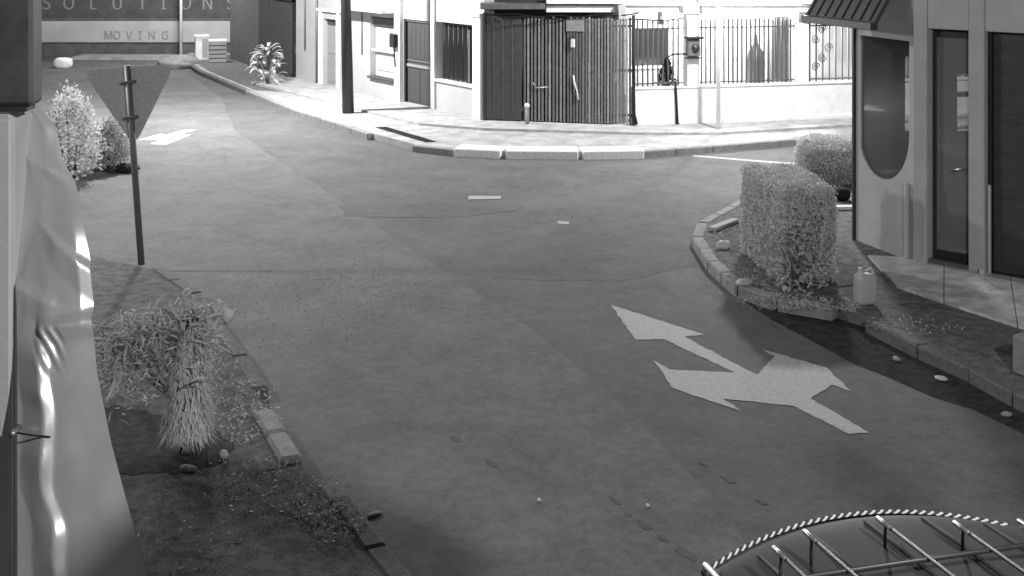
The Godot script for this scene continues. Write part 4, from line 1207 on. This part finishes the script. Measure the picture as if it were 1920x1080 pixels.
	for s in [-0.50, -0.34, -0.04, 0.20]:
		var z0: float = 0.24 + 0.08 * sin(s * 9.0)
		put("rail_end", tube_mesh([Vector3(s, 1.938, z0 - 0.02), Vector3(s, 1.938, z0 + 0.07)], [0.009], 8), M.steel, rk)
		put("rail_foot", tube_mesh([Vector3(s, 1.938, z0 + 0.03), Vector3(s, roof.call(s, z0) - 0.01, z0 + 0.03)], [0.006], 6), M.dark_steel, rk)
	# twisted two-strand rope laid along the front edge of the roof
	var rp := thing("twisted_rope", "twisted light and dark rope along the front edge of the van roof", "rope", Vector3(1.28, 0, -4.92), 0.28)
	for q in 2:
		var pts := []
		for i in 420:
			var x := lerpf(-0.62, 0.62, i / 419.0)
			var a := x * 190.0 + PI * q
			pts.append(Vector3(x, roof.call(x, 0.02) + 0.014 + 0.004 * sin(a), front.call(x) + 0.02 + 0.004 * cos(a)))
		put("strand", tube_mesh(pts, [0.0048], 5), M.rope_pale if q == 0 else M.rope_dark, rp)

func build_small_things() -> void:
	# plastic jug on the right pavement
	var j := thing("plastic_jug", "pale plastic jug standing on the right pavement", "jug", Vector3(3.72, 0.12, -14.06), 0.4)
	put("body", lump_mesh(Vector3(0.22, 0.32, 0.16), 0.35, 0.0, 0.1, 1, 20, 12), M.plastic, j, Vector3(0, 0.16, 0))
	put("neck", lathe_mesh([Vector2(0.05, 0.31), Vector2(0.028, 0.35), Vector2(0.03, 0.385), Vector2(0.001, 0.39)], 12), M.plastic, j, Vector3(-0.05, 0, 0))
	put("handle", tube_mesh([Vector3(0.0, 0.35, 0), Vector3(0.08, 0.37, 0), Vector3(0.115, 0.30, 0), Vector3(0.11, 0.2, 0)], [0.013], 7), M.white_metal, j)
	var stones := [[2.62, 0.16, -16.55, 0.18, 0.12, 0.13, "pale_stone", "white stone on the tip of the right kerb corner"], [2.58, 0.15, -14.82, 0.24, 0.09, 0.12, "pale_stone", "bright crumpled litter at the kerb below the tall hedge"], [4.85, 0.22, -19.55, 0.28, 0.2, 0.25, "black", "black lump between the two hedges"],
		[-2.15, 0.13, -9.95, 0.09, 0.06, 0.07, "pale_stone", "small white stone in front of the palm"], [-2.36, 0.12, -9.72, 0.14, 0.04, 0.08, "stone", "flat grey stone in front of the palm"],
		[0.19, 0.012, -9.43, 0.03, 0.024, 0.03, "pale_stone", "tiny white pebble on the bare road nearest the bottom centre"], [0.95, 0.012, -9.34, 0.03, 0.024, 0.03, "pale_stone", "tiny white pebble left of the van roof"],
		[3.62, 0.02, -12.55, 0.10, 0.04, 0.06, "stone", "flat stone in the dark gutter, uppermost"], [3.86, 0.02, -12.0, 0.12, 0.04, 0.07, "pale_stone", "palest flat stone in the dark gutter"], [4.12, 0.02, -11.1, 0.09, 0.04, 0.06, "stone", "flat stone in the dark gutter, lowest"],
		[-0.95, 0.012, -9.2, 0.12, 0.02, 0.06, "stone", "flat scrap on the road in the dark lower left"]]
	for i in stones.size():
		var s: Array = stones[i]
		var o := put("stone", lump_mesh(Vector3(s[3], s[4], s[5]), 0.9, 0.3, 0.3, 100 + i, 14, 8), M[s[6]], self, Vector3(s[0], s[1], s[2]), Basis(Vector3.UP, i * 0.7))
		tag(o, s[7], "litter" if "litter" in s[7] or "scrap" in s[7] else "stone")
	var cb := put("concrete_block", box_mesh(Vector3(0.3, 0.36, 0.3), 0.03), M.kerb, self, Vector3(4.62, 0.30, -11.75), Basis(Vector3.UP, 0.5))
	tag(cb, "grey concrete block at the right edge of the pavement", "block")
	var bd := put("plank", box_mesh(Vector3(0.55, 0.05, 0.12), 0.008), M.white_kerb, self, Vector3(4.75, 0.15, -18.9), Basis(Vector3.UP, 0.1))
	tag(bd, "short white plank lying behind the tall hedge", "plank")
	bd = put("plank", box_mesh(Vector3(0.7, 0.05, 0.12), 0.008), M.plaster_dim, self, Vector3(2.82, 0.158, -17.75), Basis(Vector3.UP, 0.95))
	tag(bd, "pale plank on the kerb corner left of the tall hedge", "plank")

func build_weeds() -> void:
	# low weeds and grit that nobody could count
	var st := begin()
	var clumps := [[-2.3, 11.2, 0.5, 120], [-2.1, 10.6, 0.4, 90], [-1.35, 9.2, 0.35, 120], [-1.15, 8.8, 0.3, 120], [-1.75, 9.5, 0.5, 90], [-2.7, 12.2, 0.5, 80], [-2.0, 9.0, 0.9, 120], [-3.6, 10.8, 0.6, 90]]
	for c in clumps:
		for i in c[3] * 2:
			var a := rng.randf() * TAU
			var r: float = c[2] * sqrt(rng.randf())
			leaf_quad(st, Vector3(c[0] + cos(a) * r * 0.6, 0.105 + 0.05 * rng.randf(), -c[1] + sin(a) * r), rng.randf_range(0.02, 0.055), rng.randf_range(0.006, 0.016))
	var o := put("weeds", done(st), M.leaf_pale, self)
	tag(o, "low weeds growing along the left kerb", "weeds", "", "stuff")
	st = begin()
	for c in [[2.85, 14.1, 0.5, 160], [3.3, 14.0, 0.45, 120], [3.0, 15.0, 0.7, 140], [2.8, 17.4, 0.5, 80], [4.0, 13.2, 0.5, 60]]:
		for i in c[3] * 2:
			var a := rng.randf() * TAU
			var r: float = c[2] * sqrt(rng.randf())
			leaf_quad(st, Vector3(c[0] + cos(a) * r, 0.128 + 0.03 * rng.randf(), -c[1] + sin(a) * r * 0.6), rng.randf_range(0.02, 0.05), rng.randf_range(0.006, 0.015))
	o = put("weeds", done(st), M.leaf_pale, self)
	tag(o, "low weeds round the foot of the tall hedge", "weeds", "", "stuff")
	# loose grit on the worn patch of road
	st = begin()
	for i in 700:
		var x := -2.0 + 1.2 * rng.randfn(0, 0.6)
		var z := 15.0 + 1.6 * rng.randfn(0, 0.6)
		var s := rng.randf_range(0.003, 0.007)
		add_box(st, Vector3(x, 0.004 + s * 0.3, -z), Vector3(s, s * 0.7, s * 1.2), 0.0, Basis(Vector3(0.3, 0.9, 0.2).normalized(), rng.randf() * TAU))
	o = put("grit", done(st), M.old_asphalt_sheen, self)
	tag(o, "loose grit scattered on the worn road left of centre", "grit", "", "stuff")
